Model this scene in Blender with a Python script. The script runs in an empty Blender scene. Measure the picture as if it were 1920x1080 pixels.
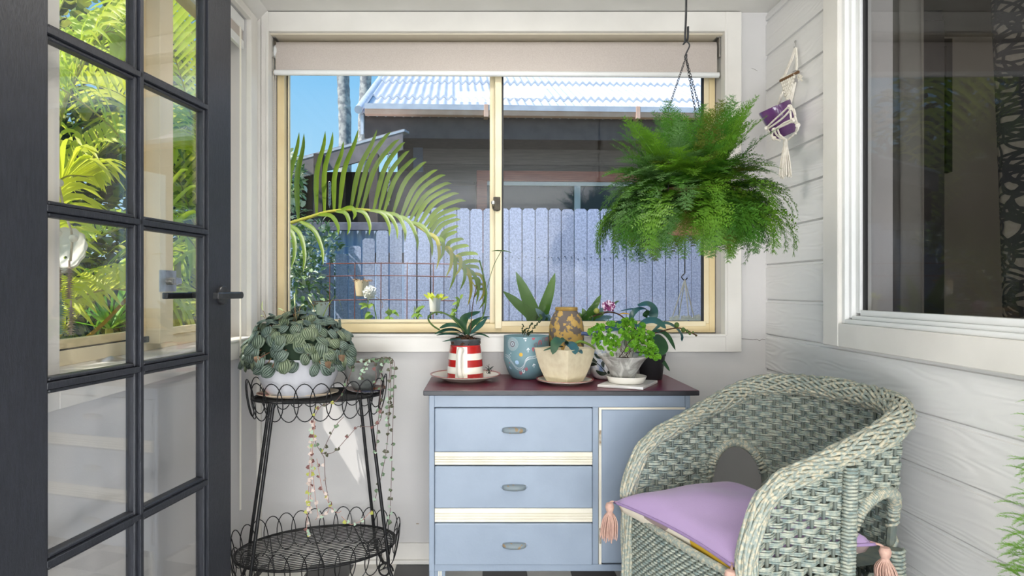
import bpy, bmesh, math, random
from mathutils import Vector, Matrix, Euler
random.seed(7)
SC = bpy.context.scene
COL = SC.collection

# ---------------------------------------------------------------- camera
F, CX, CY, CAMZ = 1200.0, 905.0, 542.0, 1.1
cam_d = bpy.data.cameras.new('camera'); cam = bpy.data.objects.new('camera', cam_d); COL.objects.link(cam)
cam.location = (0, 0, CAMZ); cam.rotation_euler = (math.pi/2, 0, 0)
cam_d.sensor_width = 36; cam_d.lens = 36*F/1920
cam_d.shift_x = (960-CX)/1920; cam_d.shift_y = (CY-540)/1920
cam_d.clip_start = 0.02; cam_d.clip_end = 200
SC.camera = cam
SC.cycles.use_denoising = True
SC.cycles.max_bounces = 10; SC.cycles.transparent_max_bounces = 24
SC.cycles.sample_clamp_indirect = 6
# ---------------------------------------------------------------- colour management
SC.view_settings.view_transform = 'Standard'; SC.view_settings.look = 'None'
SC.view_settings.gamma = 1; SC.view_settings.use_curve_mapping = False
SC.view_settings.exposure = 0.0
# ---------------------------------------------------------------- sky
wd = bpy.data.worlds.new('sky'); SC.world = wd; wd.use_nodes = True
nt = wd.node_tree; nt.nodes.clear()
tc = nt.nodes.new('ShaderNodeTexCoord'); sp = nt.nodes.new('ShaderNodeSeparateXYZ')
rp = nt.nodes.new('ShaderNodeValToRGB'); bg = nt.nodes.new('ShaderNodeBackground'); wo = nt.nodes.new('ShaderNodeOutputWorld')
nt.links.new(tc.outputs['Generated'], sp.inputs[0]); nt.links.new(sp.outputs['Z'], rp.inputs[0])
nt.links.new(rp.outputs[0], bg.inputs[0]); nt.links.new(bg.outputs[0], wo.inputs[0])
e = rp.color_ramp.elements
e[0].position = 0.0; e[0].color = (.62, .82, .98, 1); e[1].position = .75; e[1].color = (.10, .36, .85, 1)
m_ = e.new(.16); m_.color = (.42, .74, .98, 1)
m_ = e.new(.36); m_.color = (.20, .56, .95, 1)
bg.inputs[1].default_value = 1.0
# ---------------------------------------------------------------- sun and added fill lights
SUN = Vector((.44, .24, -.70)).normalized()
sd = bpy.data.lights.new('sun', 'SUN'); so = bpy.data.objects.new('sun', sd); COL.objects.link(so)
sd.energy = 6.0; sd.angle = .009; sd.color = (1, .96, .9)
so.rotation_euler = SUN.to_track_quat('-Z', 'Y').to_euler(); so.location = (-5, -4, 8)
def area(name, loc, target, sx, sy, power, col):
    d = bpy.data.lights.new(name, 'AREA'); d.shape = 'RECTANGLE'; d.size = sx; d.size_y = sy; d.energy = power; d.color = col
    o = bpy.data.objects.new(name, d); COL.objects.link(o); o.location = loc
    o.rotation_euler = (Vector(target)-Vector(loc)).to_track_quat('-Z', 'Y').to_euler(); return o
area('bounce_fill', (.12, -2.2, 1.2), (.12, -2.2, 2.2), 1.6, 1.2, 170, (.92, .96, 1))  # added uplight behind the camera, bounced off the ceiling as fill
area('low_fill', (.0, -.6, .36), (.3, 1.6, .75), 1.7, .56, 43, (.92, .96, 1))  # added low panel behind the camera, fills the front faces
area('ceiling_fill', (.1, 1.85, 2.2), (.1, 1.80, 0), .5, .4, 9, (1, .95, .88))  # added downlight with no known fitting, fills the sunroom from above

# ---------------------------------------------------------------- helpers
def V(*a): return Vector(a)
def W(px, py, Y): return Vector(((px-CX)*Y/F, Y, CAMZ-(py-CY)*Y/F))
def lerp(a, b, t): return a+(b-a)*t
def catmull(pts, n):
    pts = [Vector(p) for p in pts]; out = []; L = len(pts)
    if L == 2: return [pts[0].lerp(pts[1], i/n) for i in range(n+1)]
    for k in range(n+1):
        x = k/n*(L-1); i = min(int(x), L-2); t = x-i
        p0 = pts[i-1] if i > 0 else pts[0]*2-pts[1]; p1 = pts[i]; p2 = pts[i+1]; p3 = pts[i+2] if i+2 < L else pts[-1]*2-pts[-2]
        out.append(.5*((2*p1)+(p2-p0)*t+(2*p0-5*p1+4*p2-p3)*t*t+(3*p1-p0-3*p2+p3)*t**3))
    return out
class MB:
    def __init__(s): s.v = []; s.f = []; s.c = []
    def add(s, vs, fs, col=None):
        o = len(s.v); s.v += [tuple(p) for p in vs]; s.f += [[i+o for i in f] for f in fs]
        if col is not None: s.c += list(col) if isinstance(col[0], (tuple, list)) else [col]*len(vs)
        return s
    def box(s, a, b):
        x0, y0, z0 = a; x1, y1, z1 = b
        return s.add([(x0,y0,z0),(x1,y0,z0),(x1,y1,z0),(x0,y1,z0),(x0,y0,z1),(x1,y0,z1),(x1,y1,z1),(x0,y1,z1)],
              [(3,2,1,0),(4,5,6,7),(0,1,5,4),(1,2,6,5),(2,3,7,6),(3,0,4,7)])
    def obox(s, c, ax, ay, az):   # centre and three half-axis vectors
        c = Vector(c); q = []
        for k in ((-1,-1,-1),(1,-1,-1),(1,1,-1),(-1,1,-1),(-1,-1,1),(1,-1,1),(1,1,1),(-1,1,1)):
            q.append(c+ax*k[0]+ay*k[1]+az*k[2])
        return s.add(q, [(3,2,1,0),(4,5,6,7),(0,1,5,4),(1,2,6,5),(2,3,7,6),(3,0,4,7)])
    def tube(s, pts, r, n=8, closed=False, caps=True):
        pts = [Vector(p) for p in pts]; L = len(pts); rs = r if isinstance(r, (list, tuple)) else [r]*L
        T = []
        for i in range(L):
            a = pts[i-1] if (i > 0 or closed) else pts[i]; b = pts[(i+1) % L] if (i < L-1 or closed) else pts[i]
            t = b-a; T.append(t.normalized() if t.length > 1e-9 else Vector((0,0,1)))
        u = T[0].orthogonal().normalized(); vs = []
        for i in range(L):
            u = u-T[i]*u.dot(T[i]); u = u.normalized() if u.length > 1e-6 else T[i].orthogonal().normalized()
            w = T[i].cross(u)
            for k in range(n):
                a = 2*math.pi*k/n; vs.append(pts[i]+(u*math.cos(a)+w*math.sin(a))*rs[i])
        fs = []
        for i in range(L if closed else L-1):
            j = (i+1) % L
            for k in range(n):
                k2 = (k+1) % n; fs.append((i*n+k, i*n+k2, j*n+k2, j*n+k))
        if caps and not closed: fs += [tuple(range(n-1, -1, -1)), tuple((L-1)*n+k for k in range(n))]
        return s.add(vs, fs)
    def lathe(s, prof, c, n=36, M=None, sx=1, sy=1, caps=True):
        c = Vector(c); vs = []; L = len(prof)
        for r, z in prof:
            for k in range(n):
                a = 2*math.pi*k/n; p = Vector((r*math.cos(a)*sx, r*math.sin(a)*sy, z)); vs.append(c+(M @ p if M else p))
        fs = [(i*n+k, i*n+(k+1) % n, (i+1)*n+(k+1) % n, (i+1)*n+k) for i in range(L-1) for k in range(n)]
        if caps and prof[0][0] > .0002: fs.append(tuple(range(n-1, -1, -1)))
        if caps and prof[-1][0] > .0002: fs.append(tuple((L-1)*n+k for k in range(n)))
        return s.add(vs, fs)
    def blade(s, pts, w, up=(0,0,1), fold=.25, seg=10, prof=None, col=None):
        """a leaf: a folded strip along pts, w = widest half width"""
        P = catmull(pts, seg); up = Vector(up); vs = []; L = len(P)
        prof = prof or (lambda t: min(1, (t*4+.25))*(max(0, 1-t**2.6))**.8)
        for i in range(L):
            t = (P[min(i+1, L-1)]-P[max(i-1, 0)]).normalized(); sd_ = t.cross(up)
            if sd_.length < 1e-4: sd_ = t.orthogonal()
            sd_.normalize(); nn = sd_.cross(t); ww = w*prof(i/(L-1))+.0004
            vs += [P[i]+sd_*ww+nn*ww*fold, P[i], P[i]-sd_*ww+nn*ww*fold]
        fs = []
        for i in range(L-1):
            a = i*3; fs += [(a, a+1, a+4, a+3), (a+1, a+2, a+5, a+4)]
        return s.add(vs, fs, col)
    def grid(s, P, closed=False):
        n, m = len(P), len(P[0]); vs = [p for r in P for p in r]
        fs = [(i*m+j, i*m+(j+1) % m, (i+1)*m+(j+1) % m, (i+1)*m+j) for i in range(n-1) for j in range(m if closed else m-1)]
        return s.add(vs, fs)
    def ball(s, c, r, n=8, m=6, sz=1):
        c = Vector(c); prof = [(max(r*math.sin(math.pi*i/m), 1e-5), -r*math.cos(math.pi*i/m)*sz) for i in range(m+1)]
        return s.lathe(prof, c, n)
    def mesh(s, name, mat, smooth=40, bevel=0, seg=1):
        me = bpy.data.meshes.new(name); me.from_pydata(s.v, [], s.f); me.update()
        if s.c and len(s.c) == len(s.v):
            a = me.color_attributes.new('col', 'FLOAT_COLOR', 'POINT')
            a.data.foreach_set('color', [x for c in s.c for x in (*c[:3], 1)])
        if bevel:
            b = bmesh.new(); b.from_mesh(me)
            bmesh.ops.bevel(b, geom=list(b.edges), offset=bevel, segments=seg, affect='EDGES', profile=.5, clamp_overlap=True)
            b.to_mesh(me); b.free()
        if smooth:
            me.polygons.foreach_set('use_smooth', [True]*len(me.polygons))
            if smooth < 180: me.set_sharp_from_angle(angle=math.radians(smooth))
        if mat: me.materials.append(mat)
        return me
    def build(s, name, mat, parent=None, smooth=40, bevel=0, seg=1, kind=None, label=None, origin=None):
        o0 = Vector(origin) if origin else Vector()
        if parent is not None: o0 = worldloc(parent)
        elif origin is None and s.v:
            xs = [p[0] for p in s.v]; ys = [p[1] for p in s.v]; zs = [p[2] for p in s.v]
            o0 = Vector(((min(xs)+max(xs))/2, (min(ys)+max(ys))/2, min(zs)))
        s.v = [(p[0]-o0.x, p[1]-o0.y, p[2]-o0.z) for p in s.v]
        o = bpy.data.objects.new(name, s.mesh(name, mat, smooth, bevel, seg)); COL.objects.link(o)
        if parent is not None: o.parent = parent
        else: o.location = o0
        if kind: o['kind'] = kind
        if label: o['label'] = label
        return o
def worldloc(o):
    p = Vector()
    while o is not None: p += o.location; o = o.parent
    return p
def thing(name, label, cat, loc=(0,0,0), group=None, kind=None):
    o = bpy.data.objects.new(name, None); COL.objects.link(o); o.location = loc; o.empty_display_size = .05
    if label: o['label'] = label
    if cat: o['category'] = cat
    if group: o['group'] = group
    if kind: o['kind'] = kind
    return o
def tag(o, label, cat, group=None):
    o['label'] = label; o['category'] = cat
    if group: o['group'] = group
    return o
def inst(name, me, parent, loc, rot=None, scale=1):   # a part that shares mesh data; loc in world coordinates
    o = bpy.data.objects.new(name, me); COL.objects.link(o); o.parent = parent; o.location = Vector(loc)-worldloc(parent)
    if rot is not None:
        o.rotation_mode = 'QUATERNION'; o.rotation_quaternion = rot
    o.scale = (scale,)*3 if not isinstance(scale, (tuple, list)) else scale
    return o
def frame_rot(fwd, up):    # quaternion: local +Y to fwd, local +Z near up
    f = Vector(fwd).normalized(); u = Vector(up); r = f.cross(u)
    if r.length < 1e-4: r = f.orthogonal()
    r.normalize(); u = r.cross(f)
    return Matrix((r, f, u)).transposed().to_quaternion()

# ---------------------------------------------------------------- materials
def srgb(r, g, b):
    f = lambda c: c/12.92 if c <= .04045 else ((c+.055)/1.055)**2.4
    return (f(r/255), f(g/255), f(b/255))
def newmat(name):
    m = bpy.data.materials.new(name); m.use_nodes = True; t = m.node_tree
    return m, t, t.nodes, t.links, t.nodes['Principled BSDF']
def M(name, col, rough=.6, col2=None, scale=18., detail=4, lo=.35, hi=.65, bump=0., bscale=None, metal=0., stretch=(1,1,1), spec=.5, sheen=0, trans=0, coat=0):
    m, t, N, L, b = newmat(name)
    b.inputs['Base Color'].default_value = (*col, 1); b.inputs['Roughness'].default_value = rough; b.inputs['Metallic'].default_value = metal
    b.inputs['Specular IOR Level'].default_value = spec
    if sheen: b.inputs['Sheen Weight'].default_value = sheen
    if coat: b.inputs['Coat Weight'].default_value = coat; b.inputs['Coat Roughness'].default_value = .08
    tc = N.new('ShaderNodeTexCoord'); mp = N.new('ShaderNodeMapping'); L.new(tc.outputs['Object'], mp.inputs[0]); mp.inputs['Scale'].default_value = stretch
    if col2 is not None:
        n = N.new('ShaderNodeTexNoise'); n.inputs['Scale'].default_value = scale; n.inputs['Detail'].default_value = detail; L.new(mp.outputs[0], n.inputs[0])
        r = N.new('ShaderNodeValToRGB'); r.color_ramp.elements[0].position = lo; r.color_ramp.elements[1].position = hi
        r.color_ramp.elements[0].color = (*col, 1); r.color_ramp.elements[1].color = (*col2, 1)
        L.new(n.outputs['Fac'], r.inputs[0]); L.new(r.outputs[0], b.inputs['Base Color'])
        m['ramp'] = r.name
    if bump:
        n2 = N.new('ShaderNodeTexNoise'); n2.inputs['Scale'].default_value = bscale or scale; n2.inputs['Detail'].default_value = 3; L.new(mp.outputs[0], n2.inputs[0])
        bp = N.new('ShaderNodeBump'); bp.inputs['Strength'].default_value = bump; bp.inputs['Distance'].default_value = .004
        L.new(n2.outputs['Fac'], bp.inputs['Height']); L.new(bp.outputs[0], b.inputs['Normal'])
    if trans: add_translucent(m, trans)
    return m
def add_translucent(m, f):
    t = m.node_tree; N, L = t.nodes, t.links; b = N['Principled BSDF']; out = N['Material Output']
    tr = N.new('ShaderNodeBsdfTranslucent'); mx = N.new('ShaderNodeMixShader'); mx.inputs[0].default_value = f
    if b.inputs['Base Color'].is_linked: L.new(b.inputs['Base Color'].links[0].from_socket, tr.inputs[0])
    else: tr.inputs[0].default_value = b.inputs['Base Color'].default_value
    L.new(b.outputs[0], mx.inputs[1]); L.new(tr.outputs[0], mx.inputs[2]); L.new(mx.outputs[0], out.inputs[0])
def vcol_mat(name, rough=.5, trans=0., var=.0, spec=.4):
    m, t, N, L, b = newmat(name); b.inputs['Roughness'].default_value = rough; b.inputs['Specular IOR Level'].default_value = spec
    a = N.new('ShaderNodeVertexColor'); a.layer_name = 'col'; L.new(a.outputs[0], b.inputs['Base Color'])
    if trans: add_translucent(m, trans)
    return m
def leafmat(name, c1, c2, rough=.45, trans=.3, scale=6., spec=.4):
    m = M(name, c1, rough, c2, scale, 2, .3, .7, spec=spec); add_translucent(m, trans); return m
def glass(name, tint=(1,1,1), base=.02):
    m, t, N, L, b = newmat(name); N.remove(b); out = N['Material Output']
    tr = N.new('ShaderNodeBsdfTransparent'); tr.inputs[0].default_value = (*tint, 1)
    gl = N.new('ShaderNodeBsdfGlossy'); gl.inputs['Roughness'].default_value = .015
    lw = N.new('ShaderNodeLayerWeight'); lw.inputs[0].default_value = .5
    p = N.new('ShaderNodeMath'); p.operation = 'POWER'; p.inputs[1].default_value = 4.5; L.new(lw.outputs['Facing'], p.inputs[0])
    a = N.new('ShaderNodeMath'); a.operation = 'MULTIPLY_ADD'; a.inputs[1].default_value = .9; a.inputs[2].default_value = base; L.new(p.outputs[0], a.inputs[0])
    mx = N.new('ShaderNodeMixShader'); L.new(a.outputs[0], mx.inputs[0]); L.new(tr.outputs[0], mx.inputs[1]); L.new(gl.outputs[0], mx.inputs[2]); L.new(mx.outputs[0], out.inputs[0])
    return m

m_wall = M('wall_paint', srgb(212,209,207), .75, srgb(204,202,200), 3, 3, bump=.08, bscale=220)
m_ceil = M('ceiling_paint', srgb(228,225,220), .8, srgb(220,217,211), 4)
m_trim = M('trim_gloss', srgb(231,227,220), .4, srgb(222,218,211), 5, bump=.05, bscale=60)
m_white = M('white_upvc', srgb(236,236,234), .35, srgb(228,229,228), 4)
m_alu = M('cream_aluminium', srgb(236,217,172), .38, srgb(228,206,158), 6)
m_alu2 = M('cream_aluminium_pale', srgb(240,226,192), .38, srgb(232,216,178), 6)
m_gasket = M('black_gasket', (.012,.012,.014), .5)
m_glass = glass('clear_glass')
m_glassdoor = glass('door_glass', (1,1,1), .06)
m_glassd = glass('dusty_dark_glass', (.86,.86,.86), .02)
m_door = M('door_charcoal', srgb(44,46,53), .42, srgb(35,37,43), 30, 5, bump=.25, bscale=90, stretch=(6,6,1))
m_black = M('black_metal', (.014,.014,.016), .32, (.03,.03,.032), 60)
m_wire = M('black_wire', (.007,.007,.008), .34, (.02,.02,.021), 40, spec=.35)
m_steel = M('steel', (.55,.54,.52), .35, (.40,.39,.37), 30, metal=.9)
# ================================================================ ROOM
YW, XL, XR, ZC = 2.58, -.905, 1.1406, 2.214
def struct(name, mb, mat, parent=None, **k):
    o = mb.build(name, mat, parent, **k)
    if parent is None: o['kind'] = 'structure'
    return o
mb = MB()   # back wall around its opening
O = (-.86, .972, .915, 2.132)
mb.box((XL-.16, YW, -.4), (O[0], YW+.16, 2.4)); mb.box((O[1], YW, -.4), (XR+.2, YW+.16, 2.4))
mb.box((O[0], YW, -.4), (O[1], YW+.16, O[2])); mb.box((O[0], YW, O[3]), (O[1], YW+.16, 2.4))
wall_back = struct('wall_back', mb, m_wall, smooth=0)
mk = MB()   # hairline crack by the corner and two chips
mk.tube([W(x, y, YW-.0004) for x, y in [(1390,635),(1402,636),(1412,637),(1419,636),(1424,639),(1429,636),(1435,637)]], .0009, 5)
mk.tube([W(x, y, YW-.0004) for x, y in [(1409,128),(1415,130),(1420,133)]], .0006, 5)
mk.build('crack', M('crack_dark', (.12,.10,.09), .9), wall_back)
mk = MB()
for x, y, a in [(783, 982, .007), (748, 1001, .002)]:
    mk.lathe([(a,0),(a*.8,.0012),(.0001,.0012)], W(x, y, YW), 9, Matrix.Rotation(math.pi/2, 3, 'X') @ Matrix.Diagonal((1, .35, 1)))
mk.build('chip', M('bare_timber', (.35,.24,.16), .8, (.6,.55,.5), 200), wall_back)

OL = (1.34, 2.449, .915, 2.132)
mb = MB()
mb.box((XL-.155, -3, -.4), (XL, OL[0], 2.4)); mb.box((XL-.155, OL[1], -.4), (XL, YW, 2.4))
mb.box((XL-.155, OL[0], -.4), (XL, OL[1], OL[2])); mb.box((XL-.155, OL[0], OL[3]), (XL, OL[1], 2.4))
wall_left = struct('wall_left', mb, m_wall, smooth=0)
c_ = MB().box((XL, YW-.018, .0), (XL+.016, YW, ZC)).build('trim_1', m_trim, smooth=0); c_['kind'] = 'structure'

OR = (.86, 2.03, .975, 2.14)
mb = MB()
mb.box((XR+.02, -3, -.4), (XR+.16, OR[0], 2.4)); mb.box((XR+.02, OR[1], -.4), (XR+.16, YW+.16, 2.4))
mb.box((XR+.02, OR[0], -.4), (XR+.16, OR[1], OR[2])); mb.box((XR+.02, OR[0], OR[3]), (XR+.16, OR[1], 2.4))
wall_right = struct('wall_right', mb, m_wall, smooth=0)
# embossed weatherboard cladding, every board a piece
def wood_emboss():
    m, t, N, L, b = newmat('cladding_paint'); b.inputs['Roughness'].default_value = .55
    b.inputs['Base Color'].default_value = (*srgb(230,228,226), 1)
    tc = N.new('ShaderNodeTexCoord'); mp = N.new('ShaderNodeMapping'); mp.inputs['Scale'].default_value = (1, .16, 1); L.new(tc.outputs['Object'], mp.inputs[0])
    n = N.new('ShaderNodeTexNoise'); n.inputs['Scale'].default_value = 9; n.inputs['Detail'].default_value = 2; L.new(mp.outputs[0], n.inputs[0])
    w = N.new('ShaderNodeMath'); w.operation = 'MULTIPLY'; w.inputs[1].default_value = 95; L.new(n.outputs['Fac'], w.inputs[0])
    s = N.new('ShaderNodeMath'); s.operation = 'SINE'; L.new(w.outputs[0], s.inputs[0])
    n2 = N.new('ShaderNodeTexNoise'); n2.inputs['Scale'].default_value = 60; L.new(mp.outputs[0], n2.inputs[0])
    a = N.new('ShaderNodeMath'); L.new(s.outputs[0], a.inputs[0]); L.new(n2.outputs['Fac'], a.inputs[1])
    bp = N.new('ShaderNodeBump'); bp.inputs['Strength'].default_value = .16; bp.inputs['Distance'].default_value = .003
    L.new(a.outputs[0], bp.inputs['Height']); L.new(bp.outputs[0], b.inputs['Normal']); return m
m_clad = wood_emboss()
def board(z0, z1, y0, y1):
    pr = [(XR+.02,z0),(XR+.0,z0),(XR+.0,z1-.017),(XR+.006,z1-.0145),(XR+.006,z1-.006),(XR+.009,z1-.0045),(XR+.009,z1),(XR+.02,z1)]
    vs = [(x, y0, z) for x, z in pr]+[(x, y1, z) for x, z in pr]; n = len(pr)
    mb = MB().add(vs, [(k, (k+1) % n, n+(k+1) % n, n+k) for k in range(n)]+[tuple(range(n-1,-1,-1)), tuple(range(n, 2*n))])
    return mb.build('siding_board', m_clad, wall_right, smooth=0)
PB = .1397
for k in range(-2, 15):
    z1 = 2.0395-PB*k; z0 = z1-PB
    z1 = min(z1, ZC)
    z0 = max(z0, 0)
    if z1-z0 < .02: continue
    if z1 > .93: board(z0, z1, 2.10 if z0 < .93 else 2.10, YW); board(z0, z1, -.2, .79)
    if z1 <= .93: board(z0, z1, -.2, YW)
ceil = struct('ceiling', MB().box((XL-.1, -3, ZC), (XR+.2, YW+.1, ZC+.08)), m_ceil, smooth=0)
eave = struct('trim_2', MB().box((XL-.65, -3, 2.168), (XL-.155, 2.36, 2.36)), m_ceil, smooth=0)
# cove along the two ceiling edges
mb = MB().add([(XL, y, z) for y in (-1, YW) for z in (ZC,)]+[(XL+.045, y, ZC) for y in (-1, YW)]+[(XL, y, ZC-.045) for y in (-1, YW)], [(0,1,5,4),(4,5,3,2),(2,3,1,0),(0,4,2),(1,3,5)])
struct('trim_3', mb, m_ceil, smooth=0)
mb = MB().box((XL, YW-.012, 0), (XR, YW, .079)).box((XL, YW-.026, 0), (XR, YW-.012, .016))
struct('baseboard_back', mb, m_trim, smooth=0, bevel=.002)
mb = MB().box((XL, -1, 0), (XL+.012, YW-.026, .079)).box((XL+.012, -1, 0), (XL+.026, YW-.026, .016))
struct('baseboard_left', mb, m_trim, smooth=0, bevel=.002)
struct('baseboard_right', MB().box((XR-.014, -1, 0), (XR, YW-.026, .07)), m_trim, smooth=0, bevel=.002)
# floor: slab and chequered tiles
struct('wall_front', MB().box((XL-.15, -3.1, -.2), (XR+.16, -3, 2.4)), m_wall, smooth=0)
floor = struct('floor', MB().box((XL-.15, -3, -.2), (XR+.16, YW+.1, -.006)), M('floor_grout', (.12,.12,.12), .9), smooth=0)
TP = .1715
m_tb = M('tile_black', (.018,.018,.02), .33, (.03,.03,.032), 6); m_tw = M('tile_white', srgb(232,228,220), .35, srgb(220,215,206), 6)
tb = MB().box((.0006, .0006, -.006), (TP-.0006, TP-.0006, 0)).mesh('tile_black', m_tb, 0, .0006)
tw = MB().box((.0006, .0006, -.006), (TP-.0006, TP-.0006, 0)).mesh('tile_white', m_tw, 0, .0006)
for j in range(0, 11):
    for i in range(-5, 7):
        x = i*TP; y = 2.573-(j+1)*TP
        if x < XL+.0 or x+TP > XR+.01: 
            continue
        inst('tile', tb if (i+j) % 2 == 0 else tw, floor, (x, y, 0))
# the strips cut to fit along the side walls
for i, x0, x1 in ((-6, XL+.0, -5*TP), (6, 6*TP, XR)):
    for j in range(0, 11):
        y = 2.573-(j+1)*TP
        MB().box((x0, y+.0006, -.006), (x1-.0006, y+TP-.0006, 0)).build('tile', m_tb if (i+j) % 2 == 0 else m_tw, floor, smooth=0)

# ---------------------------------------------------------------- back window
def bx(parent, name, mat, a, b, bev=.0015): return MB().box(a, b).build(name, mat, parent, smooth=0, bevel=bev)
w1 = thing('window_1', None, None, (.056, YW, .915), kind='structure')
Yt = YW-.02
bx(w1, 'architrave', m_trim, (XL+.018, Yt, .848), (O[0], YW, ZC)); bx(w1, 'architrave', m_trim, (O[1], Yt, .848), (1.036, YW, ZC-.004))
bx(w1, 'architrave', m_trim, (O[0], Yt, O[3]), (O[1], YW, ZC-.004)); bx(w1, 'architrave', m_trim, (O[0], Yt, .848), (O[1], YW, O[2]))
bx(w1, 'reveal_bead', m_trim, (O[1]-.004, YW-.024, O[2]), (O[1]+.006, YW+.02, O[3]), .001)
bx(w1, 'reveal_bead', m_trim, (O[0], YW-.024, O[2]-.006), (O[1], YW+.02, O[2]+.004), .001)
bx(w1, 'reveal_bead', m_trim, (O[0]-.006, YW-.024, O[2]), (O[0]+.004, YW+.02, O[3]), .001)
bx(w1, 'reveal_board', M('reveal_tan', srgb(214,204,184), .5), (O[0], YW+.0, O[3]-.006), (O[1], YW+.15, O[3]+.0), .001)
f1 = bx(w1, 'frame', m_alu, (O[0]+.004, 2.665, .919), (O[0]+.034, 2.73, O[3]-.006))
bx(w1, 'frame', m_alu, (O[1]-.028, 2.665, .919), (O[1]-.004, 2.73, O[3]-.006))
bx(w1, 'frame', m_alu, (O[0]+.034, 2.665, .919), (O[1]-.028, 2.73, .956)); bx(w1, 'frame', m_alu, (O[0]+.034, 2.665, 2.07), (O[1]-.028, 2.73, O[3]-.006))
# fixed left sash
sl = thing('sash', None, None, w1.location*0, None); sl.parent = w1; sl.location = (0,0,0)
for a, b in (((-.826, 2.70, .956), (-.818, 2.725, 2.07)), ((.030, 2.69, .956), (.052, 2.72, 2.07)), ((-.818, 2.70, .956), (.030, 2.725, .972)), ((-.818, 2.70, 2.05), (.030, 2.725, 2.07))):
    bx(sl, 'rail', m_alu2, a, b)
bx(sl, 'gasket', m_gasket, (-.826, 2.698, .965), (-.822, 2.703, 2.06), 0)
bx(sl, 'gasket', m_gasket, (-.82, 2.698, .953), (.03, 2.702, .957), 0)
MB().box((-.82, 2.710, .965), (.035, 2.714, 2.06)).build('pane', m_glass, sl, smooth=0)
# sliding right sash
sr = thing('sash', None, None); sr.parent = w1
for a, b in (((.051, 2.650, .937), (.079, 2.684, 2.07)), ((.922, 2.668, .956), (.944, 2.684, 2.07)), ((.079, 2.664, .945), (.930, 2.684, .966)), ((.079, 2.664, 2.05), (.922, 2.684, 2.07))):
    bx(sr, 'rail', m_alu2, a, b)
bx(sr, 'gasket', m_gasket, (.079, 2.668, .966), (.087, 2.682, 2.05), 0); bx(sr, 'gasket', m_gasket, (.914, 2.668, .966), (.922, 2.682, 2.05), 0)
bx(sr, 'gasket', m_gasket, (.079, 2.668, .965), (.922, 2.682, .968), 0)
MB().box((.080, 2.674, .965), (.92, 2.678, 2.06)).build('pane', m_glass, sr, smooth=0)
m_brass = M('aged_brass', (.10,.085,.06), .5, (.05,.042,.035), 60, metal=.6)
lk = bx(w1, 'latch', m_brass, W(925, 395, 2.655)-V(0,.012,0), W(938, 370, 2.655)+V(0,.01,0), .002)
k_ = MB().lathe([(.0001,0),(.0075,0),(.0085,.004),(.0085,.012),(.006,.014),(.0001,.014)], W(924.5, 380.5, 2.64), 16, Matrix.Rotation(math.pi/2, 3, 'X')); k_.build('key_cylinder', m_steel, lk)
tb_ = MB().tube(catmull([W(923,384,2.64), W(925,392,2.64), W(931,395,2.64), W(936,394,2.645)], 8), .0025, 6); tb_.build('latch_lever', m_brass, lk)

# ---------------------------------------------------------------- left window
w2 = thing('window_2', None, None, (XL, 1.9, .915), kind='structure')
xt = XL+.02
bx(w2, 'architrave', m_trim, (XL, OL[1], .848), (xt, 2.515, ZC-.05)); bx(w2, 'architrave', m_trim, (XL, OL[0]-.065, .848), (xt, OL[0], ZC-.05))
bx(w2, 'architrave', m_trim, (XL, OL[0], .848), (xt, OL[1], OL[2])); bx(w2, 'architrave', m_trim, (XL, OL[0], OL[3]), (xt, OL[1], ZC-.05))
bx(w2, 'sill_board', m_trim, (XL-.09, OL[0], OL[2]-.004), (xt+.006, OL[1], OL[2]+.004))
xf = -.985
bx(w2, 'frame', m_alu2, (xf-.06, OL[0], .919), (xf, OL[1], .956)); bx(w2, 'frame', m_alu, (xf-.06, OL[0], 2.08), (xf, OL[1], 2.13))
bx(w2, 'frame', m_alu, (xf-.06, OL[0], .956), (xf, OL[0]+.03, 2.08)); bx(w2, 'frame', m_alu, (xf-.06, OL[1]-.03, .956), (xf, OL[1], 2.08))
s2 = thing('sash', None, None); s2.parent = w2    # near sash
for a, b in (((-1.015, 1.37, .958), (-.990, 1.85, .980)), ((-1.015, 1.37, 2.06), (-.990, 1.85, 2.08)), ((-1.015, 1.37, .98), (-.990, 1.392, 2.06)), ((-1.018, 1.835, .958), (-.985, 1.872, 2.08))):
    bx(s2, 'rail', m_alu, a, b)
bx(s2, 'gasket', m_gasket, (-1.0, 1.37, .954), (-.986, 1.85, .958), 0)
MB().box((-1.004, 1.38, .97), (-1.000, 1.85, 2.07)).build('pane', m_glass, s2, smooth=0)
s3 = thing('sash', None, None); s3.parent = w2    # far sash with the wide stile and lock
for a, b in (((-.990, 1.95, .958), (-.972, 2.42, .980)), ((-.990, 1.95, 2.06), (-.972, 2.42, 2.08)), ((-.990, 2.40, .98), (-.972, 2.42, 2.06)), ((-.990, 1.875, .940), (-.945, 1.955, 2.09))):
    bx(s3, 'rail', m_alu2, a, b)
MB().box((-.983, 1.94, .97), (-.979, 2.41, 2.07)).build('pane', m_glass, s3, smooth=0)
pl = bx(w2, 'lock_plate', m_steel, (-.945, 1.868, 1.092), (-.940, 1.965, 1.156), .001)
MB().tube([(-.94, 1.925, 1.124), (-.918, 1.925, 1.124)], .011, 14).build('lock_barrel', m_steel, pl)
bx(pl, 'lock_lever', m_steel, (-.928, 1.905, 1.115), (-.92, 1.96, 1.133), .002)
bx(w2, 'roller_stop', m_black, (-.985, 1.85, .945), (-.975, 1.872, .962), .001)
ct = MB(); ct.lathe([(.035,0),(.03,.004),(.0001,.012)], (-.94, 1.62, OL[2]+.004), 10); 
ct.build('sill_catch', m_steel, w2)

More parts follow.
